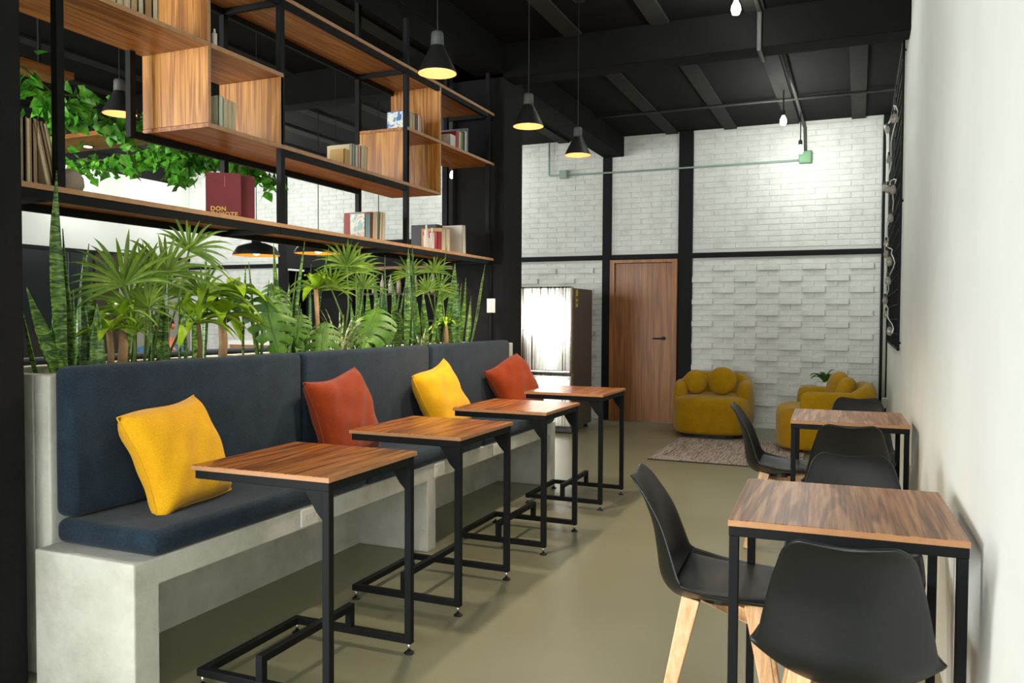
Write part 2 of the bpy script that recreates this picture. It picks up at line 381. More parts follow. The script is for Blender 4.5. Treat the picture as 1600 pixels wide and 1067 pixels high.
def pillow(seed, mat, loc, lean, roll, yaw, label, W=.43):
    me = pillow_mesh(seed, W); me.materials.append(M[mat])
    o = bpy.data.objects.new('throw_pillow', me); COL.objects.link(o)
    # local: x width, -y front, z up ; front turned to +X
    o.matrix_world = Matrix.Translation(loc) @ Matrix.Rotation(PI / 2 + yaw, 4, 'Z') @ Matrix.Rotation(-lean, 4, 'X') @ Matrix.Rotation(roll, 4, 'Y')
    tag(o, label, 'pillow', 'throw pillows on the bench')
    sm = MB()
    n = 22
    pts = []
    for i in range(n * 4):
        s, tt = divmod(i, n); tt = tt / n * 2 - 1
        u, v = [(tt, -1), (1, tt), (-tt, 1), (-1, -tt)][s]
        k = 1 - .055 * (1 - v * v) * abs(u) ** 2; k2 = 1 - .055 * (1 - u * u) * abs(v) ** 2
        r = random.Random(seed); ph = [r.uniform(0, 6) for _ in range(6)]
        pts.append((u * k * W / 2 + .008 * math.sin(3 * v + ph[3]), 0, v * k2 * W / 2 + .008 * math.sin(3 * u + ph[4])))
    pts.append(pts[0])
    sm.tube(pts, .003, 5).build('seam', M[mat], o, smooth=True)
    return o
pillow(1, 'yellow', (-2.355, 2.318, .742), .36, -.12, .06, 'yellow pillow nearest the bare concrete end of the bench', .405)
pillow(2, 'rust', (-2.36, 3.40, .765), .30, -.12, -.05, 'upright rust orange pillow between the two yellow pillows')
pillow(3, 'yellow', (-2.345, 4.42, .757), .36, -.22, -.05, 'yellow pillow leaning between the two rust orange pillows')
pillow(4, 'rust', (-2.31, 5.48, .752), .42, -.30, -.35, 'tilted rust orange pillow nearest the black column')

# ================================================================== BENCH TABLES (C-frame)
def make_ctable():
    # local origin: middle of the footprint on the floor. legs stand on the +x side
    r = empty('cantilever_table', (0, 0, 0))
    W, D, H = .27, .27, .765
    top = MB().box(-W - .005, W + .005, -D - .01, D + .01, H - .017, H).build('table_top', M['top_gloss'], r, .0015)
    MB().prism([(-W - .007, -D - .012), (W + .007, -D - .012), (W + .007, D + .012), (-W - .007, D + .012)], 'z', H - .0165, H - .002).build('edge_band', M['top_edge'], top)
    bm = M['black_metal']; z0, z1 = H - .047, H - .018; t = .027
    for sy in (-1, 1):
        y = sy * (D - .012)
        MB().box(-W, W, y - t / 2, y + t / 2, z0, z1).build('top_rail', bm, r, .002)
        MB().box(W - t, W, y - t / 2, y + t / 2, .04, z0).build('leg', bm, r, .002)
        MB().box(-W, W - t, y - t / 2, y + t / 2, .04, .04 + t).build('base_rail', bm, r, .002)
        MB().prism([(W - t, z0), (W - t, z0 - .10), (W - t - .028, z0 - .072), (W - t - .075, z0)], 'y', y - .003, y + .003).build('gusset', bm, r)
        MB().box(-.02, -.02 + t, y - t / 2, y + t / 2, .04 + t, .14).build('foot_bar_post', bm, r, .002)
        for x in (-W + .014, W - .014):
            g = MB().lathe([(.006, .012), (.006, .042)], 10, (x, y, 0)).build('leveling_foot', M['chrome'], r, smooth=True)
            MB().lathe([(.019, 0), (.019, .005), (.010, .012)], 14, (x, y, 0)).build('foot_pad', M['dark_plastic'], g)
    MB().box(-W, -W + t, -D + .025, D - .025, .04, .04 + t).build('base_rail', bm, r, .002)
    MB().box(-W, -W + t, -D + .025, D - .025, z0, z1).build('top_rail', bm, r, .002)
    MB().box(W - t, W, -D + .025, D - .025, z0, z1).build('top_rail', bm, r, .002)
    MB().box(-.02, -.02 + t, -D - .001, D + .001, .127, .127 + t).build('foot_bar', bm, r, .002)
    return r
ct = make_ctable()
lab = ['glossy wood C-frame table beside the nearest yellow pillow', 'glossy wood C-frame table, second from the concrete bench end',
       'glossy wood C-frame table, third from the concrete bench end', 'glossy wood C-frame table at the column end, in front of the fridge']
for i, (x, y, rz) in enumerate(((-1.79, 2.37, .012), (-1.80, 3.31, .0), (-1.785, 4.285, .0), (-1.80, 5.37, .0))):
    o = ct if i == 0 else copy_tree(ct)
    o.location = (x, y, 0); o.rotation_euler = (0, 0, rz); tag(o, lab[i], 'table', 'C-frame tables along the bench')

# ================================================================== WALL TABLES
def make_wtable():
    r = empty('dining_table'); W, D, H = .285, .30, .73; bm = M['black_metal']; t = .025
    top = MB().box(-W, W, -D, D, H - .018, H).build('table_top', M['top_matte'], r, .0015)
    MB().box(-W - .002, W + .002, -D - .002, D + .002, H - .0175, H - .002).build('edge_band', M['top_edge'], top)
    for sx in (-1, 1):
        for sy in (-1, 1):
            x, y = sx * (W - t / 2 - .001), sy * (D - t / 2 - .001)
            MB().box(x - t / 2, x + t / 2, y - t / 2, y + t / 2, .004, H - .045).build('leg', bm, r, .002)
        MB().box(sx * (W - t / 2) - t / 2, sx * (W - t / 2) + t / 2, -D + t, D - t, H - .045, H - .0185).build('apron', bm, r, .002)
    for sy in (-1, 1):
        MB().box(-W, W, sy * (D - t / 2) - t / 2, sy * (D - t / 2) + t / 2, H - .045, H - .0185).build('apron', bm, r, .002)
    return r
wt = make_wtable()
for i, (x, y, rz, lb) in enumerate(((-.037, 2.53, .035, 'walnut topped table closest to the camera, against the white wall'),
                                    (-.045, 4.84, .03, 'walnut topped table by the mustard armchairs, against the white wall'))):
    o = wt if i == 0 else copy_tree(wt)
    o.location = (x, y, 0); o.rotation_euler = (0, 0, rz); tag(o, lb, 'table', 'tables along the white wall')

# ================================================================== SHELL CHAIRS
def cat(P, t):
    n = len(P) - 1; x = t * n; i = min(int(x), n - 1); f = x - i
    p0, p1, p2, p3 = P[max(i - 1, 0)], P[i], P[i + 1], P[min(i + 2, n)]
    return tuple(.5 * (2 * b + (c - a) * f + (2 * a - 5 * b + 4 * c - d) * f * f + (3 * b - a - 3 * c + d) * f ** 3) for a, b, c, d in zip(p0, p1, p2, p3))
# (y, z, half width, edge raise)
SHELL = [(.215, .412, .150, .004), (.195, .424, .188, .010), (.12, .420, .205, .022), (.02, .412, .215, .040), (-.08, .400, .220, .070), (-.160, .408, .218, .082),
         (-.205, .455, .206, .082), (-.218, .535, .190, .064), (-.232, .620, .172, .046), (-.255, .690, .153, .028), (-.276, .742, .138, .014), (-.290, .766, .118, .004), (-.298, .774, .098, .000)]
def shell_pt(u, v, off=0):
    e = 1e-3; y, z, hw, er = cat(SHELL, v); a = cat(SHELL, max(v - e, 0)); c = cat(SHELL, min(v + e, 1))
    ty, tz = c[0] - a[0], c[1] - a[1]; L = math.hypot(ty, tz) or 1; ny, nz = -tz / L, ty / L
    if True: ny, nz = (-ny, -nz) if (nz < 0 and v < .4) or (v >= .4 and ny < 0) else (ny, nz)
    k = er * abs(u) ** 2.2 + off
    zz = z + nz * k
    if v > .86: zz += (.012 * (abs(u) ** 1.2) - .006) * (v - .86) / .14
    return (u * hw, y + ny * k, zz)
def make_chair():
    r = empty('shell_chair')
    sh = MB().grid(lambda a, c: shell_pt(a * 2 - 1, c), 16, 36).build('shell', M['shell'], r, 0, True, .009, 1)
    MB().grid(lambda a, c: (lambda u, v, e: (shell_pt(u, v, .006 + .017 * e)))(a * 1.76 - .88, .035 + c * .40, (1 - abs(a * 2 - 1) ** 6) * (1 - abs(c * 2 - 1) ** 8)), 14, 16).build('seat_pad', M['pad'], sh, 0, True, .006, 1)
    for sx in (-1, 1):
        for sy in (-1, 1):
            MB().bar((sx * .098, sy * .092 - .015, .410), (sx * .185, sy * .175 - .02, 0), .056, .030).build('leg', M['beech'], r, .004)
        MB().bar((sx * .105, sx * .099 - .015, .372), (-sx * .105, -sx * .099 - .015, .3721), .042).build('brace', M['beech'], r, .003)
    MB().lathe([(.07, .385), (.07, .404)], 20, (0, -.02, 0)).build('mount_plate', M['dark_plastic'], r)
    return r
ch = make_chair()
chairs = [(-.022, 2.19, .03, 'black shell chair seen from behind, closest to the camera'),
          (-.362, 2.60, -PI / 2 + .10, 'black shell chair seen in profile at the near walnut table'),
          (-.005, 2.88, PI + .03, 'black shell chair facing the camera across the near walnut table'),
          (-.035, 4.33, .03, 'black shell chair seen from behind at the far walnut table'),
          (-.365, 4.79, -PI / 2 + .05, 'black shell chair seen in profile at the far walnut table'),
          (.005, 5.18, PI, 'black shell chair between the far walnut table and the mustard armchairs')]
for i, (x, y, rz, lb) in enumerate(chairs):
    o = ch if i == 0 else copy_tree(ch)
    o.location = (x, y, 0); o.rotation_euler = (0, 0, rz); tag(o, lb, 'chair', 'black shell chairs at the wall tables')

# ================================================================== HANGING SHELF
sh = empty('hanging_shelf', (-2.95, 4.0, 1.7), 0, 'open black steel and walnut shelving hung above the planter', 'shelf')
ox, oy, oz = -2.95, 4.0, 1.7
def sbox(name, mat, x0, x1, y0, y1, z0, z1, bev=.0015, parent=None):
    return MB().box(x0 - ox, x1 - ox, y0 - oy, y1 - oy, z0 - oz, z1 - oz).build(name, mat, parent or sh, bev)
XF, XK, T = -2.745, -3.15, .032
PY = [2.145, 3.415, 4.68, 5.965]
bm_ = M['black_metal']
for y in PY: sbox('post', bm_, XF - T, XF, y - T / 2, y + T / 2, 1.69, 3.22)
for y in (2.145, 2.81, 3.415, 4.68, 5.955): sbox('post', bm_, XK, XK + T, y - T / 2, y + T / 2, 2.096 if y == 2.81 else 1.69, 3.46)
def board(y0, y1, z, x0=XK + .001, x1=XF - .001):
    o = sbox('shelf_board', M['wood_y'], x0, x1, y0, y1, z - .02, z)
    sbox('edge_band', M['wood_edge'], x1, x1 + .002, y0, y1, z - .02, z, 0, o)
    return o
def panel(y, z0, z1):
    o = sbox('divider_panel', M['wood_z'], XK + .002, XF - .002, y - .009, y + .009, z0, z1)
    sbox('edge_band', M['wood_edge'], XF - .002, XF, y - .009, y + .009, z0, z1, 0, o)
def rail(x, y0, y1, z): sbox('rail', bm_, x, x + .026, y0, y1, z - .054, z - .021)
board(1.89, 6.045, 1.745); board(2.89, 5.135, 2.15); board(1.89, 2.905, 2.515); board(2.911, 3.42, 2.515); board(4.67, 5.120, 2.515); board(5.138, 6.075, 2.515); board(1.89, 6.075, 2.915)
panel(2.90, 2.151, 2.894); panel(3.405, 2.151, 2.494); panel(4.68, 2.151, 2.494); panel(5.129, 2.151, 2.894)
rail(XF - .029, 1.89, 6.045, 1.745); rail(XK + .003, 1.89, 6.0, 1.745)
rail(XF - .029, 3.43, 4.665, 2.15); rail(XK + .003, 2.8, 4.68, 2.15)
rail(XF - .029, 2.9, 6.07, 2.915); rail(XK + .003, 2.9, 5.115, 2.915)
for y in PY:
    for z in (1.745, 2.915): sbox('cross_rail', bm_, XK + .03, XF - .03, y - .013, y + .013, z - .050, z - .021)

# ------------------------------------------------------------------ books
PAGE = plain('book_pages', 'd9cdb0', .85, var=.08, vscale=90)
BK = {}
def bookmat(c):
    if c not in BK: BK[c] = plain('cover_' + c, c, .55)
    return BK[c]
def book(y, z, th, h, d, col, x=-2.79, pages_out=False, lean=0, label='', group=None, rz=0):
    o = empty('book', (x, y, z), rz, label, 'book', group); o.rotation_euler = (-lean, 0, rz)
    cv = bookmat(col); k = .003
    c = MB().box(-d, 0, 0, k, 0, h).box(-d, 0, th - k, th, 0, h)
    if pages_out: c.box(-d, -d + k, 0, th, 0, h)
    else: c.box(-k, 0, 0, th, 0, h)
    c.build('cover', cv, o)
    MB().box(-d + .004, -.0035, k, th - k, .004, h - .004).build('pages', PAGE, o)
    return o
def art(o, h, d, nm):
    t = NT('cover_print'); t.set(Roughness=.5)
    t.l(t.ramp(t.noise(t.coord(), 22, 2, .5, .6), [(.34, '14181c'), (.42, 'e8e6dc'), (.52, 'dfe6e6'), (.60, '3c7ab0' if 'blue' in nm else '6fa8a4')] if 'blue' in nm else [(.34, 'c9764a'), (.45, 'e6e0d0'), (.6, '8fb8b2')]), t.b.inputs['Base Color'])
    MB().box(-d + .004, -.004, -.0008, 0, .005, h - .005).build('cover_print', t.m, o)
def cream_arc(o, h, d):
    MB().prism([(-d + .003, .003)] + [(-d + .003 + .085 * math.cos(a * PI / 16), .003 + .105 * math.sin(a * PI / 16)) for a in range(9)], 'y', -.0008, 0).build('cover_print', bookmat('d9d2c0'), o)
def red_dot(o, h, d):
    MB().prism([(-d * .55 + .012 * math.cos(a * PI / 6), .035 + .010 * math.sin(a * PI / 6)) for a in range(12)], 'y', -.0008, 0).build('cover_print', bookmat('b8323a'), o)
def row(y, z, specs, where, group, x=-2.79, hmax=9):
    n = 0
    for th, h, d, col, po, lean, nm in specs:
        bo_ = book(y, z, th, h, d, col, x, po, lean, '%s book, %s along %s' % (nm, ORD[n], where), group); 'pictorial' in nm and art(bo_, h, d, nm); 'red and' in nm and cream_arc(bo_, h, d); 'pale green' in nm and red_dot(bo_, h, d); y += th + .002 + abs(lean) * h * .0; n += 1
tan, crm, drk, red_ = 'b08a5c', 'd8c8a4', '4a3a2c', '8e1f24'
row(2.40, 2.516, [(.034, .24, .17, crm, 0, 0, 'cream'), (.035, .26, .17, tan, 1, 0, 'tan'), (.03, .25, .17, crm, 1, 0, 'pale page-edged'), (.036, .26, .17, 'c9a877', 0, 0, 'sand'),
                  (.032, .25, .17, drk, 1, 0, 'dark covered'), (.040, .26, .17, tan, 0, 0, 'wide tan'), (.03, .25, .17, 'd9cba9', 0, 0, 'ivory')], 'the topmost boxed shelf row', 'books in the topmost box')
row(3.005, 2.151, [(.030, .155, .12, 'cfdcc4', 0, 0, 'pale green covered'), (.03, .150, .115, crm, 1, 0, 'cream'), (.026, .150, .115, 'cdb98f', 1, 0, 'buff'), (.022, .148, .115, crm, 1, .03, 'ivory')],
    'the small box row beside the candle', 'books in the small open box')
row(4.02, 2.151, [(.05, .10, .10, 'c99f55', 0, 0, 'short golden'), (.03, .135, .16, 'cdb98f', 1, 0, 'buff'), (.028, .145, .16, '8fa29a', 0, 0, 'grey green'), (.03, .145, .16, 'd7d2c3', 0, 0, 'off-white'),
                  (.028, .15, .16, '9c1f2c', 1, 0, 'crimson'), (.032, .16, .16, crm, 1, .05, 'leaning cream'), (.03, .16, .16, tan, 1, .05, 'leaning tan')], 'the middle shelf row by the divider', 'books on the middle shelf')
row(4.70, 2.516, [(.055, .115, .13, '2c5f9b', 0, 0, 'blue pictorial'), (.03, .125, .16, crm, 1, 0, 'cream'), (.028, .13, .16, 'd9c79b', 1, 0, 'straw'), (.03, .125, .16, tan, 1, 0, 'tan'),
                  (.03, .13, .16, '75434a', 0, 0, 'plum'), (.028, .13, .16, 'ddd6c6', 0, 0, 'ivory'), (.026, .13, .16, 'a4533f', 1, 0, 'brick red')], 'the upper shelf row by the tall divider', 'books on the upper shelf')
row(5.36, 2.516, [(.09, .10, .2, 'dcd9cc', 0, 0, 'broad white'), (.05, .14, .18, 'a52230', 0, 0, 'red'), (.035, .15, .18, crm, 1, 0, 'cream'), (.03, .15, .18, '71913f', 0, 0, 'olive green'),
                  (.03, .16, .18, '2a3238', 0, 0, 'charcoal'), (.035, .17, .18, 'd4d4cc', 0, 0, 'grey white'), (.02, .20, .22, '7c8b95', 0, 0, 'tall slate')], 'the upper shelf row beside the column', 'books beside the column')
row(4.24, 1.746, [(.06, .155, .11, '7fa3a0', 0, 0, 'teal pictorial'), (.022, .17, .2, '8a2f22', 0, .03, 'dark red'), (.025, .175, .18, crm, 1, .04, 'leaning cream'), (.025, .18, .18, 'c9bf9e', 1, .04, 'leaning sand'),
                  (.02, .18, .18, '4f6f6b', 0, .04, 'leaning green'), (.03, .185, .18, tan, 1, .05, 'leaning tan'), (.03, .185, .18, 'd9cbb0', 1, .05, 'leaning ivory')], 'the lowest shelf row near the middle', 'books on the lowest shelf')
row(5.17, 1.746, [(.06, .135, .12, 'b3202e', 0, 0, 'red and cream covered'), (.07, .165, .17, 'b98f50', 1, 0, 'broad tan'), (.06, .17, .17, 'd8c795', 1, 0, 'broad straw')], 'the lowest shelf row beside the column', 'books at the column end')
book(5.575, 1.746, .055, .22, .17, 'dcd8cb', label='tall white spiral-bound book at the column end', group='books at the column end', lean=-.05)
book(5.40, 1.746, .09, .215, .22, '1d1f22', x=-2.92, label='large black book at the back of the lowest shelf', group='books at the column end')
# tall thin folders by the rough column
y = 2.0
for i, (th, lean, c) in enumerate(((.018, 0, 'a98b66'), (.004, 0, '3b2c22'), (.018, 0, 'b3966e'), (.020, 0, 'a3855c'), (.020, -.22, 'b59a75'), (.016, -.22, 'a98b66'), (.018, -.26, 'b3966e'))):
    book(y, 1.746, th, .238, .3, c, -2.78, i % 2 == 0, lean, '%s tall thin brown folder beside the rough column' % ORD[i], 'tall folders on the lowest shelf'); y += th + (.034 if i == 3 else .005)
tag(MB().lathe([(.02, 0), (.042, .010), (.058, .045), (.054, .080), (.034, .104), (.01, .112)], 28).build('stone_vase', plain('beige_stone', 'b9ab97', .8, var=.1), smooth=True, loc=(-2.95, 2.335, 1.746)), 'rounded beige stone vase behind the tall folders', 'vase')
# red tent-standing books with gilt edges and title
gilt = plain('gilt', 'c39a4e', .4, .6)
def redbook(loc, rz, label, title):
    o = empty('book', loc, rz, label, 'book', 'red gilt books')
    W, H, th = .165, .222, .03; cv = plain('burgundy_cloth', '70191f', .6, var=.1, vscale=120)
    MB().box(0, W, 0, .004, 0, H).box(0, W, th - .004, th, 0, H).box(0, .004, 0, th, 0, H).build('cover', cv, o, .001)
    MB().box(.005, W - .004, .004, th - .004, .004, H - .004).build('pages', gilt, o)
    if title:
        for k, (tx, zz, sz) in enumerate((('DON', .036, .030), ('QUIJOTE', .010, .030))):
            cu = bpy.data.curves.new('title', 'FONT'); cu.body = tx; cu.size = sz; cu.extrude = .0004; cu.offset = .0008; cu.space_character = 1.1
            tmp = bpy.data.objects.new('title_curve', cu); COL.objects.link(tmp); dg = bpy.context.evaluated_depsgraph_get()
            me = bpy.data.meshes.new_from_object(tmp.evaluated_get(dg)); bpy.data.objects.remove(tmp); me.materials.clear(); me.materials.append(gilt)
            t_ = bpy.data.objects.new('title', me); COL.objects.link(t_); t_.parent = o; t_.location = (.022, -.0006, zz); t_.rotation_euler = (PI / 2, 0, 0)
        MB().box(.088, .0892, -.0006, 0, .155, .205).build('gilt_line', gilt, o)
redbook((-2.94, 3.075, 1.746), .62, 'burgundy cloth book with gilt title standing on the lowest shelf', True)
redbook((-2.925, 3.155, 1.746), .72, 'plain burgundy book tucked behind the one with gilt title', False)
M['wax'] = plain('white_wax', 'e6e2d8', .5)
def candle(x, y, z, r, h, label, group=None):
    o = empty('candle', (x, y, z), 0, label, 'candle', group)
    MB().lathe([(r, 0), (r, h * .75), (r * .45, h * .82), (r * .4, h)], 16).build('wax', M['wax'], o, smooth=False)
    MB().lathe([(.0012, h), (.0012, h + .008)], 6).build('wick', M['dark_plastic'], o)
candle(-2.78, 2.97, 2.516, .012, .085, 'small white candle on the box top beside the panel')
candle(-2.80, 5.025, 1.746, .016, .165, 'slim white candle left of the red book, taller', 'white candles by the red book')
candle(-2.79, 5.09, 1.746, .016, .150, 'slim white candle touching the red book, shorter', 'white candles by the red book')

# ================================================================== LAMPS
def make_pendant(z, warm=1):
    r = empty('pendant_lamp')
    shd = MB().lathe([(.031, .125), (.034, .118), (.090, .004), (.091, 0), (.0885, 0), (.032, .113), (.0, .114)], 36, cap=False).build('shade', M['lamp_black'], r, smooth=True)
    MB().lathe([(.0, .1128), (.0315, .112), (.0882, .0006)], 36, cap=False).build('shade_lining', plain('copper_lining', 'd8885a', .5), shd, smooth=True)
    MB().lathe([(.031, .118), (.028, .182), (.024, .19), (.003, .192)], 24).build('neck', M['lamp_neck'], r, smooth=True)
    MB().lathe([(.0, .05), (.018, .052), (.026, .068), (.022, .09), (.012, .112)], 20, cap=False).build('bulb', M['bulb_warm'], r, smooth=True)
    MB().tube([(0, 0, .19), (0, 0, ZC - z - .02)], .0025, 6).build('cord', M['dark_plastic'], r)
    MB().lathe([(.045, ZC - z - .03), (.045, ZC - z)], 20).build('ceiling_cup', M['lamp_black'], r)
    return r
pl = make_pendant(2.385)
spots = [(-1.80, 3.33, 'cone pendant lamp in front of the shelving'), (-1.80, 4.45, 'middle cone pendant lamp against the dark column'),
         (-1.80, 5.36, 'cone pendant lamp in front of the white brick wall'), (-3.80, 3.33, 'cone pendant lamp seen through the shelving by the green garland'), (-3.80, 4.45, 'cone pendant lamp hidden behind the small wooden box'),
         (-3.80, 5.36, 'cone pendant lamp hidden behind the middle shelf')]
def point(name, loc, e, col, r=.03, parent=None):
    l = bpy.data.lights.new(name, 'POINT'); l.energy = e; l.color = col; l.shadow_soft_size = r
    o = bpy.data.objects.new(name, l); COL.objects.link(o); o.location = loc; return o
def spot(name, loc, e, col):
    l = bpy.data.lights.new(name, 'SPOT'); l.energy = e; l.color = col; l.spot_size = 2.35; l.spot_blend = .6; l.shadow_soft_size = .05
    o = bpy.data.objects.new(name, l); COL.objects.link(o); o.location = loc
for i, (x, y, lb) in enumerate(spots):
    o = pl if i == 0 else copy_tree(pl)
    o.location = (x, y, 2.385); tag(o, lb, 'lamp', 'black cone pendant lamps'); point('pendant_light', (x, y, 2.43), 1.5, (1, .80, .58)); spot('pendant_beam', (x, y, 2.40), 60, (1, .84, .64))
def bulb(x, y, z, lb, e=30):
    o = empty('bare_bulb', (x, y, z), 0, lb, 'bulb', 'bare ceiling bulbs')
    MB().lathe([(0, -.045), (.022, -.04), (.031, -.015), (.028, .01), (.014, .04), (.013, .05)], 20).build('glass', M['bulb_cool'], o, smooth=True)
    MB().lathe([(.017, .045), (.02, .05), (.02, .09), (.008, .10)], 16).build('socket', M['dark_plastic'], o)
    MB().tube([(0, 0, .095), (0, 0, ZC - z - .03)], .006, 8).build('drop_rod', M['dark_plastic'], o)
    point('bulb_light', (x, y, z - .06), e, (.96, 1, .94), .05)
bulb(-.692, 8.2, 3.155, 'bare bulb on a short rod in front of the dark ceiling', 16)
bulb(-.590, 9.05, 3.035, 'bare bulb hanging against the white brick by the green box', 13)
bulb(-.769, 5.5, 3.29, 'bare bulb at the top before the cross beam', 16)
bulb(-4.6, 8.9, 3.0, 'added bare bulb brightening the far room behind the middle shelf', 22)  # added fill bulb for the far room, no known fitting there
bulb(-7.4, 8.2, 3.0, 'added bare bulb brightening the far brick bay', 60)  # extra bulb put in to lift the brightness of the far brick
bulb(-9.1, 7.6, 3.0, 'bare bulb washing the far white wall left of the burgundy book', 9)
bulb(-9.1, 9.0, 3.1, 'bare bulb in the far corner of the white wall', 9)

# ------------------------------------------------------------------ conduits and boxes
tag(MB().tube([(-.60, 6.3, ZC - .035), (-.60, 9.6, ZC - .035), (-.585, 9.66, ZC - .08), (-.575, 9.66, 3.12)], .017, 8).build('ceiling_conduit', M['conduit_grey'], smooth=True), 'grey conduit along the ceiling above the bare bulbs', 'conduit')
tag(MB().tube([(-3.0, 8.55, ZC - .03), (.28, 8.55, ZC - .03)], .014, 8).build('ceiling_conduit', M['conduit_grey'], smooth=True), 'thin conduit crossing the ceiling joists', 'conduit')
tag(MB().tube([(-.68, 5.2, ZC - .03), (-.68, 6.02, ZC - .03), (-.68, 6.03, 3.17), (-.68, 6.30, 3.17), (-.68, 6.32, ZC - .05), (-.60, 6.34, ZC - .035)], .016, 8).build('ceiling_conduit', M['conduit_grey'], smooth=False), 'conduit bending under the cross beam', 'conduit')
tag(MB().tube([(-.60, 9.655, 3.035), (-2.6, 9.655, 3.035), (-3.6, 9.655, 3.045), (-3.62, 9.655, 3.06), (-3.62, 9.655, 3.46)], .011, 8).build('wall_conduit', plain('pale_green_conduit', '8fa79a', .5), smooth=True), 'pale green conduit across the upper brick wall', 'conduit')
def jbox(x, z, s, mat, lb):
    o = empty('junction_box', (x, 9.66, z), 0, lb, 'junction box')
    MB().box(-s, s, -.05, .025, -s, s).build('housing', mat, o, .004); MB().box(-s * .85, s * .85, -.054, -.05, -s * .85, s * .85).build('cover', mat, o, .002)
jbox(-.575, 3.06, .065, M['green_box'], 'green junction box on the brick by a bare bulb')
jbox(-3.42, 3.05, .05, plain('grey_box', '98a59c', .5), 'grey junction box on the brick above the fridge')
tag(MB().tube([(.255, 9.52, .0), (.255, 9.52, 3.1), (.25, 9.45, 3.2), (.22, 9.35, 3.28)], .016, 10).build('wall_conduit', M['conduit_white'], smooth=True), 'white conduit up the corner behind the wire grid', 'conduit')
o = empty('wall_socket', (.272, 9.0, .42), 0, 'small grey socket low in the far corner', 'socket'); MB().box(-.04, .018, -.045, .045, -.05, .05).build('housing', M['conduit_white'], o, .004); MB().box(-.044, -.04, -.02, .02, -.03, .03).build('insert', M['white_plastic'], o)
def outlet(y, z, lb):
    o = empty('power_outlet', (-2.109, y, z), 0, lb, 'outlet', 'outlets in the bench front')
    MB().box(0, .008, -.057, .057, -.036, .036).build('face_plate', M['white_plastic'], o, .003)
    for s in (-.026, .0, .026):
        u_ = MB().box(.008, .0095, s - .009, s + .009, -.013, .013).build('socket', plain('socket_white', 'd8d6cf', .5), o)
for y_, lb in ((2.78, 'white power outlet in the bench front under the nearest table'), (3.93, 'white power outlet in the bench front above the middle concrete leg'), (4.70, 'white power outlet in the bench front by the second yellow pillow')): outlet(y_, .430, lb)
o = empty('light_switch', (-2.765, 6.05, 1.36), 0, 'white light switch on the black column', 'switch')
MB().box(-.037, .037, -.010, 0, -.058, .058).build('face_plate', M['white_plastic'], o, .003)
for k in (-1, 0, 1): MB().box(-.018, .018, -.013, -.010, k * .024 - .010, k * .024 + .010).build('rocker', M['white_plastic'], o, .001)
tag(MB().tube([(-2.765, 6.035, 1.30), (-2.765, 6.035, .9), ], .009, 8).tube([(-2.765, 6.035, 1.42), (-2.765, 6.035, 1.68)], .009, 8).build('wall_conduit', M['black_paint'], smooth=True), 'black conduit running to the light switch', 'conduit')

# ================================================================== LOUNGE
def sup(a, n, rx, ry):
    c, s = math.cos(a), math.sin(a)
    return (rx * math.copysign(abs(c) ** (2 / n), c), ry * math.copysign(abs(s) ** (2 / n), s))
def make_armchair():
    r = empty('armchair')
    rings = [(.88, .035), (.96, .045), (.995, .08), (1, .20), (1, .34), (.985, .385), (.94, .410), (.84, .424), (.6, .432), (.25, .436), (.02, .437)]
    q = MB(); seg = 48; vs = []; fs = []
    for k, z in rings:
        for i in range(seg):
            x, y = sup(2 * PI * i / seg, 3.6, .405 * k, .40 * k); vs.append((x, y - .03 - (.03 if y < 0 else 0) * (1 - (x / .42) ** 2), z))
    for j in range(len(rings) - 1):
        for i in range(seg): i2 = (i + 1) % seg; fs.append((j * seg + i, j * seg + i2, (j + 1) * seg + i2, (j + 1) * seg + i))
    fs += [tuple(range(seg))[::-1], tuple((len(rings) - 1) * seg + i for i in range(seg))]
    q.add(vs, fs).build('seat', M['mustard'], r, 0, True)
    N, S = 44, 20; vs = []; fs = []
    for i in range(N + 1):
        t = i / N * 2 - 1; a = -PI / 2 + t * PI * .70          # sweep round the back
        x, y = sup(a + PI, 3.4, .345, .345); y += .02
        nx, ny = sup(a + PI, 3.4, 1, 1); L = math.hypot(nx, ny); nx /= L; ny /= L
        e = max(0, 1 - ((abs(t) - .90) / .10) ** 2) if abs(t) > .90 else 1
        e = math.sqrt(max(e, .0004)); hgt = .585 + .075 * max(0, 1 - (abs(t) / .55) ** 3)
        zc, hz, th = (.06 + hgt) / 2, (hgt - .06) / 2, .085
        for k in range(S):
            u, v = sup(2 * PI * k / S, 3.2, th * (.35 + .65 * e), hz * (.80 + .20 * e))
            vs.append((x + nx * u, y + ny * u, zc + v - (1 - e) * .03))
    for i in range(N):
        for k in range(S): k2 = (k + 1) % S; fs.append((i * S + k, i * S + k2, (i + 1) * S + k2, (i + 1) * S + k))
    fs += [tuple(range(S))[::-1], tuple(N * S + k for k in range(S))]
    MB().add(vs, fs).build('backrest', M['mustard'], r, 0, True)
    MB().prism([sup(2 * PI * i / 24, 3.6, .34, .33) for i in range(24)], 'z', 0, .04).build('plinth', M['dark_plastic'], r)
    return r
ac = make_armchair()
for i, (x, y, rz, lb) in enumerate(((-1.455, 9.07, .06, 'mustard barrel armchair between the wooden door and the rug'), (-.275, 8.40, -PI / 2 + .10, 'mustard barrel armchair turned sideways by the white wall'))):
    o = ac if i == 0 else copy_tree(ac)
    o.location = (x, y, 0); o.rotation_euler = (0, 0, rz); tag(o, lb, 'armchair', 'mustard armchairs')
def roundpillow(loc, rot, r, lb):
    o = MB().lathe([(.0, -.075), (r * .5, -.072), (r * .82, -.055), (r * .97, -.025), (r, 0), (r * .97, .025), (r * .82, .055), (r * .5, .072), (.0, .075)], 32, cap=False).build('round_pillow', M['mustard'], None, 0, True, loc=loc)
    o.rotation_euler = rot; tag(o, lb, 'pillow', 'round mustard pillows')
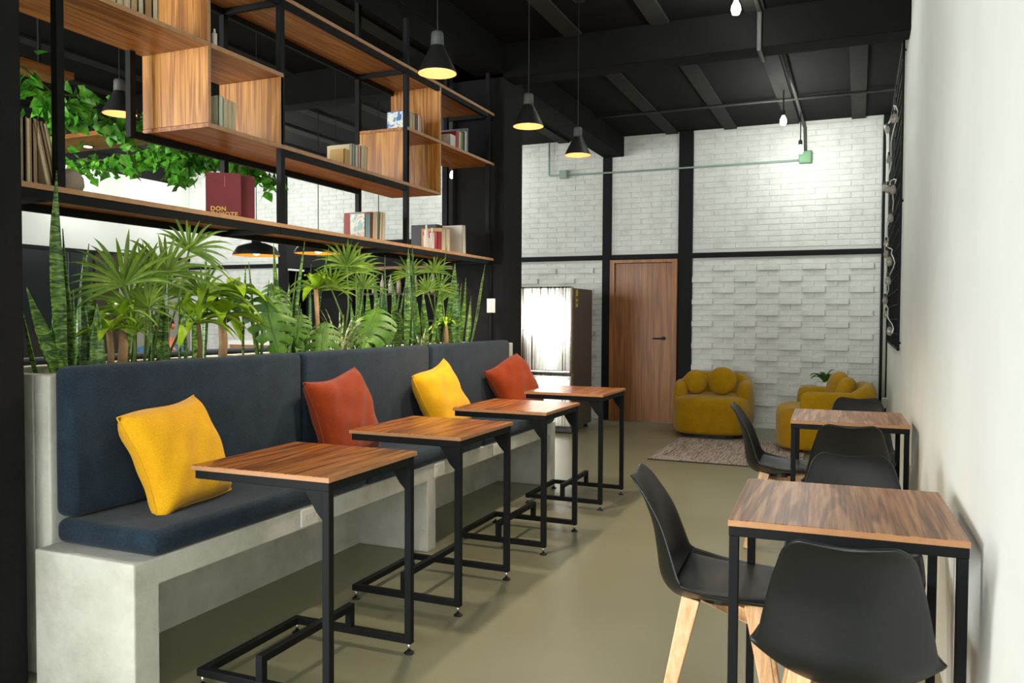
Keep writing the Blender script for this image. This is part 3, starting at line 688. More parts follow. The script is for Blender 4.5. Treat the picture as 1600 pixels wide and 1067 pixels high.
roundpillow((-1.63, 8.98, .565), (PI / 2 - .25, .0, .55), .135, 'round mustard pillow near the door on the front-facing armchair')
roundpillow((-1.35, 8.98, .585), (PI / 2 - .22, 0, -.02), .155, 'round mustard pillow at the centre of the front-facing armchair')
roundpillow((-.18, 8.62, .585), (PI / 2 - .25, 0, -1.1), .165, 'larger round pillow on the sideways armchair')
roundpillow((-.10, 8.30, .575), (PI / 2 - .25, 0, -1.75), .145, 'smaller round pillow on the sideways armchair')
t = NT('woven_rag'); v = t.coord((30, 1.6, 1)); f1 = t.noise(v, 1.0, 3, .7); f2 = t.noise(t.coord((18, 9, 1)), 1.0, 3)
t.l(t.ramp(f1, [(.30, '3a2d2e'), (.40, '8d7c70'), (.48, 'bfb2a3'), (.54, '5d4041'), (.62, 'c4b8aa'), (.72, '41383d')]), t.b.inputs['Base Color']); t.set(Roughness=.95); t.bump(t.noise(t.coord((60, 40, 1)), 2, 3), .8, .006)
rug = tag(MB().box(-.64, .64, -.70, .70, .001, .010).build('rug', t.m, None, .003, loc=(-1.08, 7.84, 0)), 'striped woven rag rug in front of the mustard armchairs', 'rug')
MB().box(-.64, .64, -.708, -.700, .001, .009).build('hem', M['dark_plastic'], rug); MB().box(-.64, .64, .700, .708, .001, .009).build('hem', M['dark_plastic'], rug)

# ------------------------------------------------------------------ fridge
fr = empty('refrigerator', (-3.19, 8.68, 0), 0, 'stainless steel refrigerator between the column and the door', 'refrigerator')
MB().box(-.345, .345, -.28, .36, .05, 1.585).build('body', M['fridge_side'], fr, .006)
du = MB().box(-.345, .345, -.37, -.288, .655, 1.60).build('door', M['steel'], fr, .018, True, seg=4)
dl = MB().box(-.345, .345, -.37, -.288, .07, .640).build('drawer', M['steel'], fr, .018, True, seg=4)
MB().box(-.33, .33, -.385, -.37, .665, .690).build('handle', M['chrome'], du, .006)
MB().box(-.33, .33, -.385, -.37, .590, .615).build('handle', M['chrome'], dl, .006)
MB().box(-.06, .02, -.3735, -.37, 1.38, 1.395).build('badge', M['chrome'], du)
MB().box(.345, .3465, -.235, -.165, 1.38, 1.57).build('energy_label', plain('label_yellow', 'c9a93a', .6), fr)
MB().box(.3465, .347, -.225, -.175, 1.47, 1.50).build('label_print', M['dark_plastic'], fr)
MB().box(.3465, .347, -.225, -.175, 1.42, 1.44).build('label_print', M['dark_plastic'], fr)
for sx in (-1, 1):
    for sy in (-.25, .31): MB().lathe([(.025, 0), (.02, .05)], 12, (sx * .29, sy, 0)).build('foot', M['dark_plastic'], fr)
MB().box(-.34, .34, -.33, -.27, .015, .065).build('kick_plate', M['dark_plastic'], fr)

# ------------------------------------------------------------------ wire grid with string lights on the white wall
gx, gy0, gy1, gz0, gz1 = .272, 6.64, 9.02, 1.04, 3.30
wg = empty('wire_grid', (gx, (gy0 + gy1) / 2, gz0), 0, 'black wire grid panel hung on the white wall', 'wire grid')
cyy = (gy0 + gy1) / 2
for yy in (gy0, gy1, cyy): MB().tube([(0, yy - cyy, 0), (0, yy - cyy, gz1 - gz0)], .009, 8).build('frame_bar', M['black_metal'], wg)
for zz in (0, (gz1 - gz0) / 2, gz1 - gz0): MB().tube([(0, gy0 - cyy, zz), (0, gy1 - cyy, zz)], .009, 8).build('frame_bar', M['black_metal'], wg)
wv = MB().tube([(.004, 0, 0), (.004, 0, gz1 - gz0)], .0035, 6).mesh('wire', M['black_metal']); wh = MB().tube([(-.004, gy0 - cyy, 0), (-.004, gy1 - cyy, 0)], .0035, 6).mesh('wire', M['black_metal'])
nv, nh = 22, 20
for k in range(1, nv): inst('wire', wv, wg, (0, gy0 - cyy + k * (gy1 - gy0) / nv, 0))
for k in range(1, nh): inst('wire', wh, wg, (0, 0, k * (gz1 - gz0) / nh))
for z_, y_ in ((.05, gy0 + .02 - cyy), (1.1, gy0 + .02 - cyy), (2.2, gy0 + .02 - cyy)): MB().tube([(0, y_, z_), (.018, y_, z_)], .008, 8).build('standoff', M['black_metal'], wg)
sl = empty('string_light', (gx - .03, cyy, gz0), 0, 'string of small glass bulbs wound over the black wire grid', 'string light')
pts = []; r2 = random.Random(5)
for k in range(60):
    f_ = k / 59; pts.append((-.004 + .012 * math.sin(k * 1.3), -.95 + 1.75 * (.5 - .5 * math.cos(f_ * 7 * PI)), .12 + f_ * 2.0))
MB().tube(pts, .004, 6).build('cable', M['white_plastic'], sl, smooth=True)
gm = MB().lathe([(0, -.055), (.018, -.045), (.024, -.02), (.018, .005), (.010, .02)], 12).mesh('bulb', plain('amber_glass', '8d857a', .12, 0, .8), True)
sm_ = MB().lathe([(.011, .015), (.011, .045), (.004, .05)], 10).mesh('socket', M['dark_plastic'])
for k in range(2, 60, 4):
    p = pts[k]; bb = inst('bulb', gm, sl, (p[0] - .015, p[1], p[2] - .04)); inst('socket', sm_, bb)

# ------------------------------------------------------------------ planter plants
def leafmat(name, stops, band=None, rough=.4, scale=1):
    t = NT(name)
    if band: f = t.noise(t.coord((14, 14, 62)), 1.0, 3, .6, 1.5)
    else: f = t.noise(t.coord(), 14 * scale, 4, .6)
    t.l(t.ramp(f, stops), t.b.inputs['Base Color']); t.set(Roughness=rough); t.b.inputs['Subsurface Weight'].default_value = 0
    t.b.inputs['Specular IOR Level'].default_value = .45; return t.m
M['sans'] = leafmat('snake_leaf', [(.38, '1b3a10'), (.48, '3c651d'), (.56, '668c32'), (.68, '94ad55')], True)
M['sans_d'] = leafmat('snake_leaf_dark', [(.36, '1c3716'), (.5, '355a2a'), (.66, '5f823f')], True)
M['sans_e'] = plain('snake_leaf_margin', 'a9ac5a', .5)
M['palm'] = leafmat('palm_leaf', [(.3, '46690f'), (.55, '6b8d1e'), (.75, '98b23c')])
M['corn'] = leafmat('corn_leaf', [(.3, '6f991a'), (.55, '9bc02c'), (.75, 'cfdc66')])
M['mons'] = leafmat('monstera_leaf', [(.3, '355c16'), (.55, '507b22'), (.75, '6f9a35')], rough=.5)
M['spider'] = leafmat('spider_leaf', [(.40, '3d5c22'), (.5, '8da06a'), (.6, 'cfd4ac')], scale=3)
M['cane'] = plain('cane_bark', '9a7d58', .85, bump=.6, bscale=50, var=.2, vscale=30)
M['stem'] = plain('green_stem', '55702a', .6)
def blade(base, tip, w, turn=0, bend=.0, curl=.18, n=12, prof=None):
    b_, t_ = Vector(base), Vector(tip); ax = t_ - b_
    side = Vector((b_.y, -b_.x, 0)); side = Vector((side.x, side.y, 0)).normalized()      # across the line of sight from the aisle
    side = Matrix.Rotation(turn, 3, 'Z') @ side; face = ax.cross(side).normalized()
    q = MB(); vs = []; fs = []
    for i in range(n + 1):
        s = i / n; c = b_ + ax * s + side * (bend * math.sin(s * PI)) + face * (curl * .2 * w * math.sin(s * 7))
        k = prof(s) if prof else (.55 + .45 * min(1, s / .35)) * (1 - max(0, (s - .40) / .60) ** 1.5)
        tw = Matrix.Rotation(.5 * s * (1 if turn > 0 else -1), 3, ax.normalized()) @ side
        h = max(k, .02) * w / 2; fc = ax.normalized().cross(tw)
        vs += [c - tw * h + fc * h * curl * 2.2, c - tw * h * .5 + fc * h * curl * .6, c, c + tw * h * .5 + fc * h * curl * .6, c + tw * h + fc * h * curl * 2.2]
    for i in range(n):
        for j in range(4): fs.append((i * 5 + j, i * 5 + j + 1, (i + 1) * 5 + j + 1, (i + 1) * 5 + j))
    return q.add(vs, fs)
ZS = 1.03
SANS = [
  [(-2.72,2.025,-2.7,1.952,1.286,0.021),(-2.74,2.117,-2.72,1.977,1.379,0.072),(-2.74,2.133,-2.69,2.080,1.803,0.046),(-2.78,2.189,-2.76,2.155,1.603,0.054),(-2.72,2.163,-2.72,2.166,1.374,0.027),(-2.8,2.145,-2.8,2.136,1.249,0.022),],
  [(-2.88,2.354,-2.86,2.329,1.525,0.057),(-2.74,2.271,-2.74,2.286,1.324,0.042),(-2.82,2.285,-2.84,2.316,1.317,0.035),(-2.74,2.297,-2.74,2.310,1.198,0.030),],
  [(-2.76,2.650,-2.74,2.642,1.455,0.033),(-2.8,2.755,-2.8,2.764,1.334,0.034),(-2.74,2.729,-2.74,2.735,1.339,0.042),(-2.74,2.777,-2.76,2.819,1.311,0.037),(-2.86,2.963,-2.86,2.993,1.624,0.036),],
  [(-2.74,3.391,-2.72,3.305,1.641,0.053),(-2.76,3.385,-2.78,3.342,1.466,0.040),(-2.76,3.452,-2.73,3.570,1.681,0.047),(-2.9,3.654,-2.9,3.656,1.458,0.039),(-2.82,3.505,-2.82,3.615,1.525,0.034),],
  [(-2.84,3.746,-2.8,3.884,1.680,0.043),(-2.76,3.531,-2.76,3.575,1.350,0.041),(-2.74,3.548,-2.74,3.538,1.247,0.044),],
  [(-2.8,4.301,-2.8,4.280,1.475,0.040),(-2.78,4.425,-2.74,4.383,1.662,0.053),(-2.82,4.253,-2.8,4.175,1.513,0.044),(-2.9,4.553,-2.9,4.500,1.576,0.050),(-2.76,4.095,-2.78,4.071,1.360,0.038),],
  [(-2.76,4.677,-2.72,4.640,1.731,0.038),(-2.78,4.813,-2.72,4.690,1.743,0.048),(-2.76,4.928,-2.76,4.908,1.447,0.053),(-2.86,4.745,-2.88,4.744,1.503,0.039),(-2.84,4.952,-2.84,4.969,1.378,0.058),],
  [(-2.74,4.973,-2.72,5.179,1.784,0.049),(-2.86,5.289,-2.86,5.365,1.576,0.042),],
  [(-2.8,5.429,-2.78,5.428,1.678,0.072),(-2.74,5.385,-2.74,5.402,1.529,0.062),(-2.76,5.467,-2.76,5.572,1.463,0.034),(-2.86,5.493,-2.86,5.500,1.486,0.049),],
  [(-2.74,5.590,-2.72,5.830,1.703,0.059),(-2.84,5.737,-2.84,5.825,1.446,0.040),],
]
SL = ['tall mottled snake plant beside the rough column', 'broad-leaved snake plant behind the first cane trunk', 'cluster of snake plant leaves below the fan palms', 'snake plant with crossing leaves beside the big monstera leaf',
      'dark snake plant leaning behind the slim pale cane', 'snake plant group rising above the variegated grass plant', 'upright snake plant reaching the shelf edge below the red book',
      'long banded snake plant leaf leaning towards the column', 'wide smooth snake plant near the black column', 'last snake plant, its leaf pointing at the light switch side']
rp = random.Random(11)
for i, P in enumerate(SANS):
    P = P + [(rp.uniform(-2.98, -2.76), P[0][1] + rp.uniform(-.10, .16), 0, 0, 0, rp.uniform(.034, .05)) for _ in range((1, 3, 4, 3, 4, 4, 4, 4, 3, 2)[i])]
    P = [p if p[4] else (p[0], p[1], p[0] + rp.uniform(-.03, .04), p[1] + rp.uniform(-.08, .08), rp.uniform(1.28, 1.58), p[5]) for p in P]
    cx = sum(p[0] for p in P) / len(P); cy_ = sum(p[1] for p in P) / len(P)
    o = empty('snake_plant', (cx, cy_, ZS - .01), 0, SL[i], 'plant', 'snake plants in the planter')
    for j, (xb, yb, xt, yt, zt, w_) in enumerate(P):
        q = blade((xb - cx, yb - cy_, 0), (xt - cx, yt - cy_, zt - ZS), w_ * 1.2, rp.uniform(-.5, .5), rp.uniform(-.012, .012) + (.02 if (i, j) == (0, 2) else 0), .22, 14)
        lf = q.build('leaf', M['sans_d'] if i in (4, 5, 6) and j % 2 else M['sans'], o, 0, True, .003)
def fan(parent, base, c, r, seed, up_dir=(0, 0, 1), spread=2.5, nl=13):
    rr = random.Random(seed); b_, c_ = Vector(base), Vector(c); mid = (b_ + c_) / 2 + Vector((.02, rr.uniform(-.02, .02), .03))
    MB().tube([b_, mid, c_], [.006, .005, .004], 6).build('petiole', M['stem'], parent, smooth=True)
    view = Vector((b_.x, b_.y, 0)).normalized(); side = Vector((view.y, -view.x, 0))
    q = MB()
    for k in range(nl):
        a = (k / (nl - 1) - .5) * spread + rr.uniform(-.06, .06) + up_dir[0]
        d = (side * math.sin(a) + Vector((0, 0, 1)) * math.cos(a) - view * rr.uniform(-.25, .45)).normalized(); L = r * rr.uniform(.85, 1.3) * (1 - .12 * abs(k / (nl - 1) - .5) * 2)
        w_ = r * .034; n = 7; vs = []; fs = []
        sd = d.cross(view).normalized()
        for i in range(n + 1):
            s = i / n; p = c_ + d * L * s - Vector((0, 0, 1)) * L * .18 * s ** 2.5 * (1 + abs(math.sin(a))); h = w_ * (.35 + .65 * min(1, s / .4)) * (1 - max(0, (s - .5) / .5) ** 1.6) + .0004
            vs += [p - sd * h - view * h * .5, p, p + sd * h - view * h * .5]
        for i in range(n):
            for j in range(2): fs.append((i * 3 + j, i * 3 + j + 1, (i + 1) * 3 + j + 1, (i + 1) * 3 + j))
        q.add(vs, fs)
    q.build('fan_leaf', M['palm'], parent, 0, True)
FANS = [(-2.78,2.502,-2.74,2.416,1.389,0.246),(-2.8,2.604,-2.78,2.670,1.446,0.237),(-2.82,2.637,-2.76,2.783,1.557,0.186),(-2.84,2.604,-2.82,2.599,1.413,0.206),(-2.73,2.448,-2.71,2.431,1.184,0.117),(-2.74,2.502,-2.72,2.519,1.302,0.133),
        (-2.82,4.043,-2.76,4.003,1.560,0.205),(-2.86,4.215,-2.8,4.155,1.531,0.193),(-2.8,5.120,-2.76,5.063,1.578,0.152),(-2.86,4.898,-2.82,4.828,1.549,0.163),(-2.82,5.294,-2.8,5.274,1.384,0.140),(-2.8,5.197,-2.78,5.007,1.446,0.157),
        (-2.80,2.50,-2.80,2.50,1.30,.2),(-2.84,2.62,-2.86,2.72,1.36,.2),(-2.8,2.66,-2.76,2.86,1.36,.17),(-2.84,4.1,-2.78,3.88,1.42,.18),(-2.86,4.2,-2.84,4.3,1.44,.17),(-2.84,5.1,-2.80,5.22,1.46,.15)]
for grp, lb in (((0, 1, 2, 3, 4, 5, 12, 13, 14), 'large fan palm with spiky leaves near the rough column'), ((6, 7, 15, 16), 'fan palm in the middle below the teal book'), ((8, 9, 10, 11, 17), 'small fan palm below the candles near the black column')):
    f0 = FANS[grp[0]]; o = empty('fan_palm', (f0[0], f0[1], ZS - .01), 0, lb, 'plant', 'fan palms in the planter')
    for g in grp:
        xb, yb, xt, yt, zt, r_ = FANS[g]
        # fan(): view direction is taken from world position, so pass world coordinates and shift afterwards
        before = set(o.children)
        fan(o, (xb, yb, ZS), (xt, yt, zt), r_, g, (-.35 if g in (0, 9, 11) else .45 if g == 2 else 0,), 3.0 if g not in (4, 5, 10) else 1.6, 17)
        for chd in o.children:
            if chd not in before: chd.location = (-f0[0], -f0[1], -ZS + .01)
def strapcrown(parent, c, n, L, w_, seed, mat, elev=(.3, 1.2)):
    rr = random.Random(seed)
    for k in range(n):
        az = 2 * PI * k / n + rr.uniform(-.4, .4); el = rr.uniform(*elev); d = Vector((math.cos(az) * math.cos(el), math.sin(az) * math.cos(el), math.sin(el))); LL = L * rr.uniform(.7, 1.1)
        side = Vector((-math.sin(az), math.cos(az), 0)); q = MB(); vs = []; fs = []; m_ = 9
        for i in range(m_ + 1):
            s = i / m_; p = Vector(c) + d * LL * s - Vector((0, 0, 1)) * LL * .75 * s ** 2.2 * math.cos(el * .7); h = w_ / 2 * math.sin(PI * min(1, .12 + s * .88)) ** .7 + .0003
            vs += [p - side * h + Vector((0, 0, h * .5)), p, p + side * h + Vector((0, 0, h * .5))]
        for i in range(m_):
            for j in range(2): fs.append((i * 3 + j, i * 3 + j + 1, (i + 1) * 3 + j + 1, (i + 1) * 3 + j))
        q.add(vs, fs).build('leaf', mat, parent, 0, True)
CANES = [(-2.76,2.359,1.218,0.026, .19, .044, 'corn plant with lime leaves on a short knobbly cane'), (-2.78,2.435,1.280,0.037, .17, .04, 'corn plant on a thick pale cane below the first fan palm'), (-2.78,2.843,1.24,0.044, .28, .058, 'lime corn plant below the burgundy book'),
         (-2.80,3.028,1.27,0.040, .30, .064, 'broad-leaved corn plant beside the monstera'), (-2.8,3.762,1.432,0.026, .24, .054, 'corn plant on a tall slim pale cane'), (-2.8,5.316,1.22,0.034, .2, .03, 'young corn plant on a cane near the black column')]
for i, (x, y, zt, w_, L, lw, lb) in enumerate(CANES):
    o = empty('corn_plant', (x, y, ZS - .01), 0, lb, 'plant', 'corn plants in the planter')
    H_ = zt - ZS; MB().tube([(.0, 0, 0), (.006, .004, H_ * .5), (0, 0, H_)], [w_ / 2 * 1.1, w_ / 2, w_ / 2 * .95], 12).build('cane', M['cane'], o, smooth=True)
    strapcrown(o, (0, 0, H_ - .01), 15 if i != 3 else 18, L, lw, i + 20, M['corn'])
    if i == 3: strapcrown(o, (.02, .05, H_ + .10), 10, L * .9, lw, 77, M['corn']); MB().tube([(0, 0, H_), (.02, .05, H_ + .1)], .008, 8).build('stem', M['stem'], o)
    if i == 2: strapcrown(o, (.02, .04, H_ + .12), 10, L, lw * .8, 78, M['palm']); MB().tube([(0, 0, H_), (.02, .04, H_ + .12)], .008, 8).build('stem', M['stem'], o)
def monstera_leaf(parent, base, c, w_, seed, pitch):
    rr = random.Random(seed); b_, c_ = Vector(base), Vector(c)
    MB().tube([b_, (b_ + c_) / 2 + Vector((0, 0, .08)), c_ + Vector((0, 0, .01))], .005, 6).build('petiole', M['stem'], parent, smooth=True)
    view = Vector((c_.x, c_.y, 0)).normalized(); side = Vector((view.y, -view.x, 0))
    dn = (Vector((0, 0, -1)) * math.cos(pitch) - view * math.sin(pitch) + side * rr.uniform(-.35, .35)).normalized(); nrm = side.cross(dn).normalized(); L = w_ * 1.15
    if nrm.dot(view) > 0: nrm = -nrm
    out = [(.0, .0, .30), (.02, .32, .22), (.14, .48, .10), (.32, .52, -.02), (.52, .46, -.10), (.72, .33, -.12), (.88, .19, -.08)]
    q = MB()
    lobes = [(-.02, .12), (.12, .28), (.28, .44), (.44, .60), (.60, .78), (.78, .98)]
    def hw(s): return (.50 * math.sin(PI * min(1, (s + .12) / 1.12) ** .8)) * 1.05
    for sg in (-1, 1):
        for (a, e) in lobes:
            vs = []; fs = []; n = 5
            for i in range(n + 1):
                f_ = i / n; g = .012 + .02 * f_
                s0, s1 = a + (g if f_ > .35 else 0) , e - (g if f_ > .35 else 0)
                for s in (s0, (s0 + s1) / 2, s1):
                    X_ = f_ * hw((a + e) / 2 + (s - (a + e) / 2)) * (1 - .06 * (abs(s - (s0 + s1) / 2) / max(.01, (s1 - s0))) * 2 * f_)
                    back = -.12 * f_ * (1 - s) + .10 * f_ * f_
                    p = c_ + dn * (s + back) * L + side * sg * X_ * w_ + nrm * (.10 * w_ * f_ - .28 * w_ * f_ * f_ + .03 * w_ * math.sin(s * 20) * f_ - .15 * w_ * s * s)
                    vs.append(p)
            for i in range(n):
                for j in range(2): fs.append((i * 3 + j, i * 3 + j + 1, (i + 1) * 3 + j + 1, (i + 1) * 3 + j))
            q.add(vs, fs)
    lf = q.build('split_leaf', M['mons'], parent, 0, True)
    MB().tube([c_ + nrm * .003, c_ + dn * L * .5 - nrm * w_ * .03 + nrm * .003, c_ + dn * L * .97 - nrm * w_ * .13 + nrm * .003], [.004, .003, .001], 6).build('midrib', M['stem'], lf, smooth=True)
MONS = [((-2.75, 3.243), [(-2.70, 3.215, 1.355, .245, .25), (-2.78, 3.10, 1.43, .170, .5), (-2.85, 3.45, 1.43, .153, .6)], 'monstera with a huge drooping split leaf'),
        ((-2.75, 3.70), [(-2.665, 3.66, 1.225, .20, .55), (-2.74, 3.55, 1.27, .137, .4)], 'monstera drooping over the cushion seam'),
        ((-2.78, 4.287), [(-2.69, 4.22, 1.305, .29, .8), (-2.76, 4.34, 1.25, .15, .5)], 'monstera with a broad leaf below the teal book')]
for i, ((bx_, by_), Ls, lb) in enumerate(MONS):
    o = empty('monstera', (bx_, by_, ZS - .01), 0, lb, 'plant', 'monstera plants in the planter')
    for j, (x, y, z, w_, p_) in enumerate(Ls):
        before = set(o.children); monstera_leaf(o, (bx_, by_, ZS), (x, y, z), w_, i * 7 + j, p_)
        for chd in o.children:
            if chd not in before: chd.location = (-bx_, -by_, -ZS + .01)
def grassy(x, y, n, L, w_, lb, seed):
    o = empty('spider_plant', (x, y, ZS - .01), 0, lb, 'plant', 'variegated grass plants'); rr = random.Random(seed)
    for k in range(n):
        az = 2 * PI * k / n + rr.uniform(-.3, .3); el = rr.uniform(.7, 1.35); LL = L * rr.uniform(.7, 1.15); d = Vector((math.cos(az) * math.cos(el), math.sin(az) * math.cos(el), math.sin(el))); side = Vector((-math.sin(az), math.cos(az), 0)); vs = []; fs = []
        for i in range(9):
            s = i / 8; p = d * LL * s - Vector((0, 0, 1)) * LL * .95 * s ** 2.4 * math.cos(el); h = w_ / 2 * (1 - s ** 3) + .0003
            vs += [p - side * h, p + side * h]
        for i in range(8): fs.append((i * 2, i * 2 + 1, i * 2 + 3, i * 2 + 2))
        MB().add(vs, fs).build('leaf', M['spider'], o, 0, True)
grassy(-2.76, 3.937, 34, .42, .012, 'striped grass plant beside the slim pale cane', 3); grassy(-2.78, 4.08, 22, .34, .011, 'striped grass plant behind the broad monstera leaf', 4); grassy(-2.74, 4.84, 24, .26, .011, 'striped grass plant near the black column', 5)

# ------------------------------------------------------------------ potted plant behind the sideways armchair
o = empty('plant_stool', (-.33, 9.42, 0), 0, 'small stool under the potted plant in the corner', 'stool')
MB().lathe([(.13, .43), (.13, .45)], 24).build('seat', M['beech'], o)
for k in range(3):
    a = 2 * PI * k / 3; MB().bar((.09 * math.cos(a), .09 * math.sin(a), .43), (.12 * math.cos(a), .12 * math.sin(a), 0), .022).build('leg', M['beech'], o)
o = empty('potted_plant', (-.33, 9.42, .451), 0, 'small potted plant behind the sideways mustard armchair', 'plant')
MB().lathe([(.05, 0), (.075, .02), (.085, .13), (.078, .13), (.07, .11), (0, .11)], 24, cap=False).build('pot', M['white_plastic'], o, smooth=True)
strapcrown(o, (0, 0, .12), 11, .30, .055, 91, M['mons'], (.55, 1.25))

# ================================================================== FAR ROOM SEEN THROUGH THE SHELF
cn = empty('hanging_canopy', (-5.4, 3.4, 2.7), 0, 'suspended walnut plank frame carrying green garlands', 'canopy')
def cb(n, mat, x0, x1, y0, y1, z0, z1, p=None): return MB().box(x0 + 5.4, x1 + 5.4, y0 - 3.4, y1 - 3.4, z0 - 2.7, z1 - 2.7).build(n, mat, p or cn, .002)
cb('plank', M['wood_y'], -4.50, -4.30, 1.7, 3.45, 2.66, 2.70); cb('plank', M['wood_x'], -6.55, -4.51, 4.69, 5.12, 2.70, 2.735); cb('plank', M['wood_y'], -6.80, -6.56, 1.7, 5.12, 2.66, 2.70)
dl_ = MB().lathe([(.05, -.006), (.05, .0)], 20).build('downlight', M['lamp_black'], cn, loc=(-.64, 1.566, -.001)); MB().lathe([(.034, -.008), (.034, -.004)], 20).build('lens', emis('downlight_lens', (1, .95, .85), 12), dl_)
for x_, y_ in ((-4.4, 1.9), (-4.4, 3.3), (-4.7, 4.9), (-6.65, 1.9), (-6.65, 4.7), (-5.5, 4.9)): MB().tube([(x_ + 5.4, y_ - 3.4, .0), (x_ + 5.4, y_ - 3.4, ZC - 2.70)], .010, 8).build('rod', M['black_metal'], cn)
M['ivy'] = leafmat('ivy_leaf', [(.3, '2c6d18'), (.52, '55a528'), (.75, '93d050')], rough=.4, scale=1.2)
def garland(path, n, hang, size, lb, seed):
    rr = random.Random(seed); P = [Vector(p) for p in path]; c0 = P[0]
    o = empty('leaf_garland', c0, 0, lb, 'garland', 'leafy garlands of the far room')
    MB().tube([p - c0 for p in P], .006, 6).build('vine', M['stem'], o, smooth=True)
    q = MB()
    for k in range(n):
        f_ = rr.random() * (len(P) - 1.001); i = int(f_); p = P[i].lerp(P[i + 1], f_ - i) - c0
        dz = rr.random() ** 1.6 * hang; p = p + Vector((rr.gauss(0, .05), rr.gauss(0, .05), -dz + rr.gauss(0, .04)))
        s = size * rr.uniform(.6, 1.25); a = Vector((rr.uniform(-1, 1), rr.uniform(-1, 1), rr.uniform(-1.4, .1))).normalized(); b2 = a.cross(Vector((rr.uniform(-1, 1), rr.uniform(-1, 1), rr.uniform(-.3, 1)))).normalized(); nn = a.cross(b2)
        q.add([p, p + a * s * .35 + b2 * s * .42 + nn * s * .1, p + a * s * .5, p + a * s * .35 - b2 * s * .42 + nn * s * .1, p + a * s * .8 + b2 * s * .22, p + a * s * .8 - b2 * s * .22, p + a * s * 1.15],
              [(0, 1, 2), (0, 2, 3), (1, 4, 2), (2, 5, 3), (2, 4, 6), (2, 6, 5)])
    l_ = q.build('foliage', M['ivy'], o); l_['kind'] = 'stuff'
garland([(-4.35, 2.6, 2.72), (-4.35, 3.16, 2.66), (-4.35, 3.35, 2.56), (-4.35, 3.6, 2.60), (-4.35, 3.95, 2.58), (-4.35, 4.4, 2.58)], 300, .16, .075, 'green garland on the near rail, below the topmost box', 1)
garland([(-6.5, 5.15, 2.62), (-5.9, 5.16, 2.62), (-5.4, 5.16, 2.66), (-5.0, 5.15, 2.62), (-4.6, 5.15, 2.64)], 480, .10, .075, 'green garland under the downlight plank', 2)
garland([(-5.0, 4.98, 2.60), (-5.0, 4.96, 2.50), (-5.0, 4.94, 2.36)], 110, .02, .09, 'short garland strand hanging down left of the burgundy book', 3)
garland([(-5.0, 5.15, 2.62), (-5.0, 5.4, 2.62), (-5.0, 5.7, 2.60), (-5.0, 6.15, 2.52)], 170, .06, .10, 'green garland above the burgundy book', 4)
garland([(-4.35, 3.38, 2.5), (-4.35, 3.40, 2.40), (-4.35, 3.42, 2.34)], 26, .02, .09, 'small trailing vine beside the first shelf post', 5)
garland([(-4.30, 3.78, 2.5), (-4.28, 3.80, 2.40), (-4.28, 3.81, 2.28)], 34, .02, .09, 'small trailing vine below the far cone lamp', 6)

def dome(x, y, z, lb):
    o = empty('dome_lamp', (x, y, z), 0, lb, 'lamp', 'black dome lamps over the counter'); R_ = .23
    s_ = MB().lathe([(R_, 0), (R_ * .98, .02), (R_ * .80, .085), (R_ * .45, .12), (R_ * .2, .13), (R_ * .2, .17), (.02, .18)], 36, cap=False).build('shade', M['lamp_black'], o, 0, True)
    MB().lathe([(R_ * .975, .002), (R_ * .78, .08), (R_ * .4, .112), (0, .115)], 36, cap=False).build('shade_lining', plain('orange_lining', 'e08a2a', .5), s_, smooth=True)
    MB().lathe([(0, .0), (.03, .01), (.04, .04), (.02, .10)], 16, cap=False).build('bulb', emis('bulb_orange', (1, .55, .2), 12), o, smooth=True)
    MB().tube([(0, 0, .175), (0, 0, ZC - z)], .004, 6).build('cord', M['dark_plastic'], o); point('dome_light', (x, y, z + .0), 4, (1, .72, .42))
dome(-5.56, 6.5, 1.87, 'dome lamp with orange lining below the burgundy book'); dome(-4.81, 6.5, 1.87, 'dome lamp with orange lining behind the palm, second'); dome(-4.13, 6.5, 1.85, 'dome lamp with orange lining nearest the black column')
o = empty('bar_counter', (-4.9, 6.6, 0), 0, 'white topped bar counter behind the plants', 'counter')
MB().box(-.95, .95, -.28, .28, .98, 1.02).build('counter_top', M['white_plastic'], o, .004); MB().box(-.9, .9, -.22, .22, 0, .98).build('body', M['wood_x'], o, .004)
o = empty('bar_cabinet', (-5.9, 9.42, 0), 0, 'dark back bar cabinet with bottle shelves', 'cabinet')
MB().box(-1.45, 1.0, .18, .22, 0, 2.27).build('back_panel', M['black_paint'], o); MB().box(-1.45, 1.0, -.22, .2, 1.93, 2.27).build('fascia', M['black_paint'], o)
MB().box(-.4, 1.0, -.20, .2, 1.89, 1.925).build('soffit', plain('pinkish_wood', 'a97c68', .6, var=.1), o)
for z_ in (1.20, 1.55): MB().box(-.35, 1.0, -.16, .18, z_, z_ + .025).build('shelf_board', plain('dark_shelf', '4b3029', .6), o)
for x_ in (-1.45, -.4, .97): MB().box(x_, x_ + .03, -.2, .18, 0, 1.9).build('side_panel', M['black_paint'], o)
MB().box(-1.42, -.4, -.18, .18, 0, 1.0).build('base_unit', M['wood_z'], o)
bp = [(.033, 0), (.033, .13), (.028, .155), (.011, .185), (.011, .235), (.013, .237), (.013, .25)]
bcols = ['e3ddd0', 'cdbfae', 'd9d3c6', 'c8b49a', 'b9a288', 'd6c9a0', 'a58d6a', 'dcd6cb']
for i in range(8):
    o = empty('bottle', (-6.0 + i * .128, 9.34, 1.576), 0, '%s pale bottle along the back bar shelf' % ORD[i], 'bottle', 'bottles on the back bar')
    MB().lathe(bp, 16).build('glass', plain('bottle_%d' % i, bcols[i], .25), o, smooth=True); MB().lathe([(.0135, .24), (.0135, .262)], 10).build('cap', M['dark_plastic'], o)

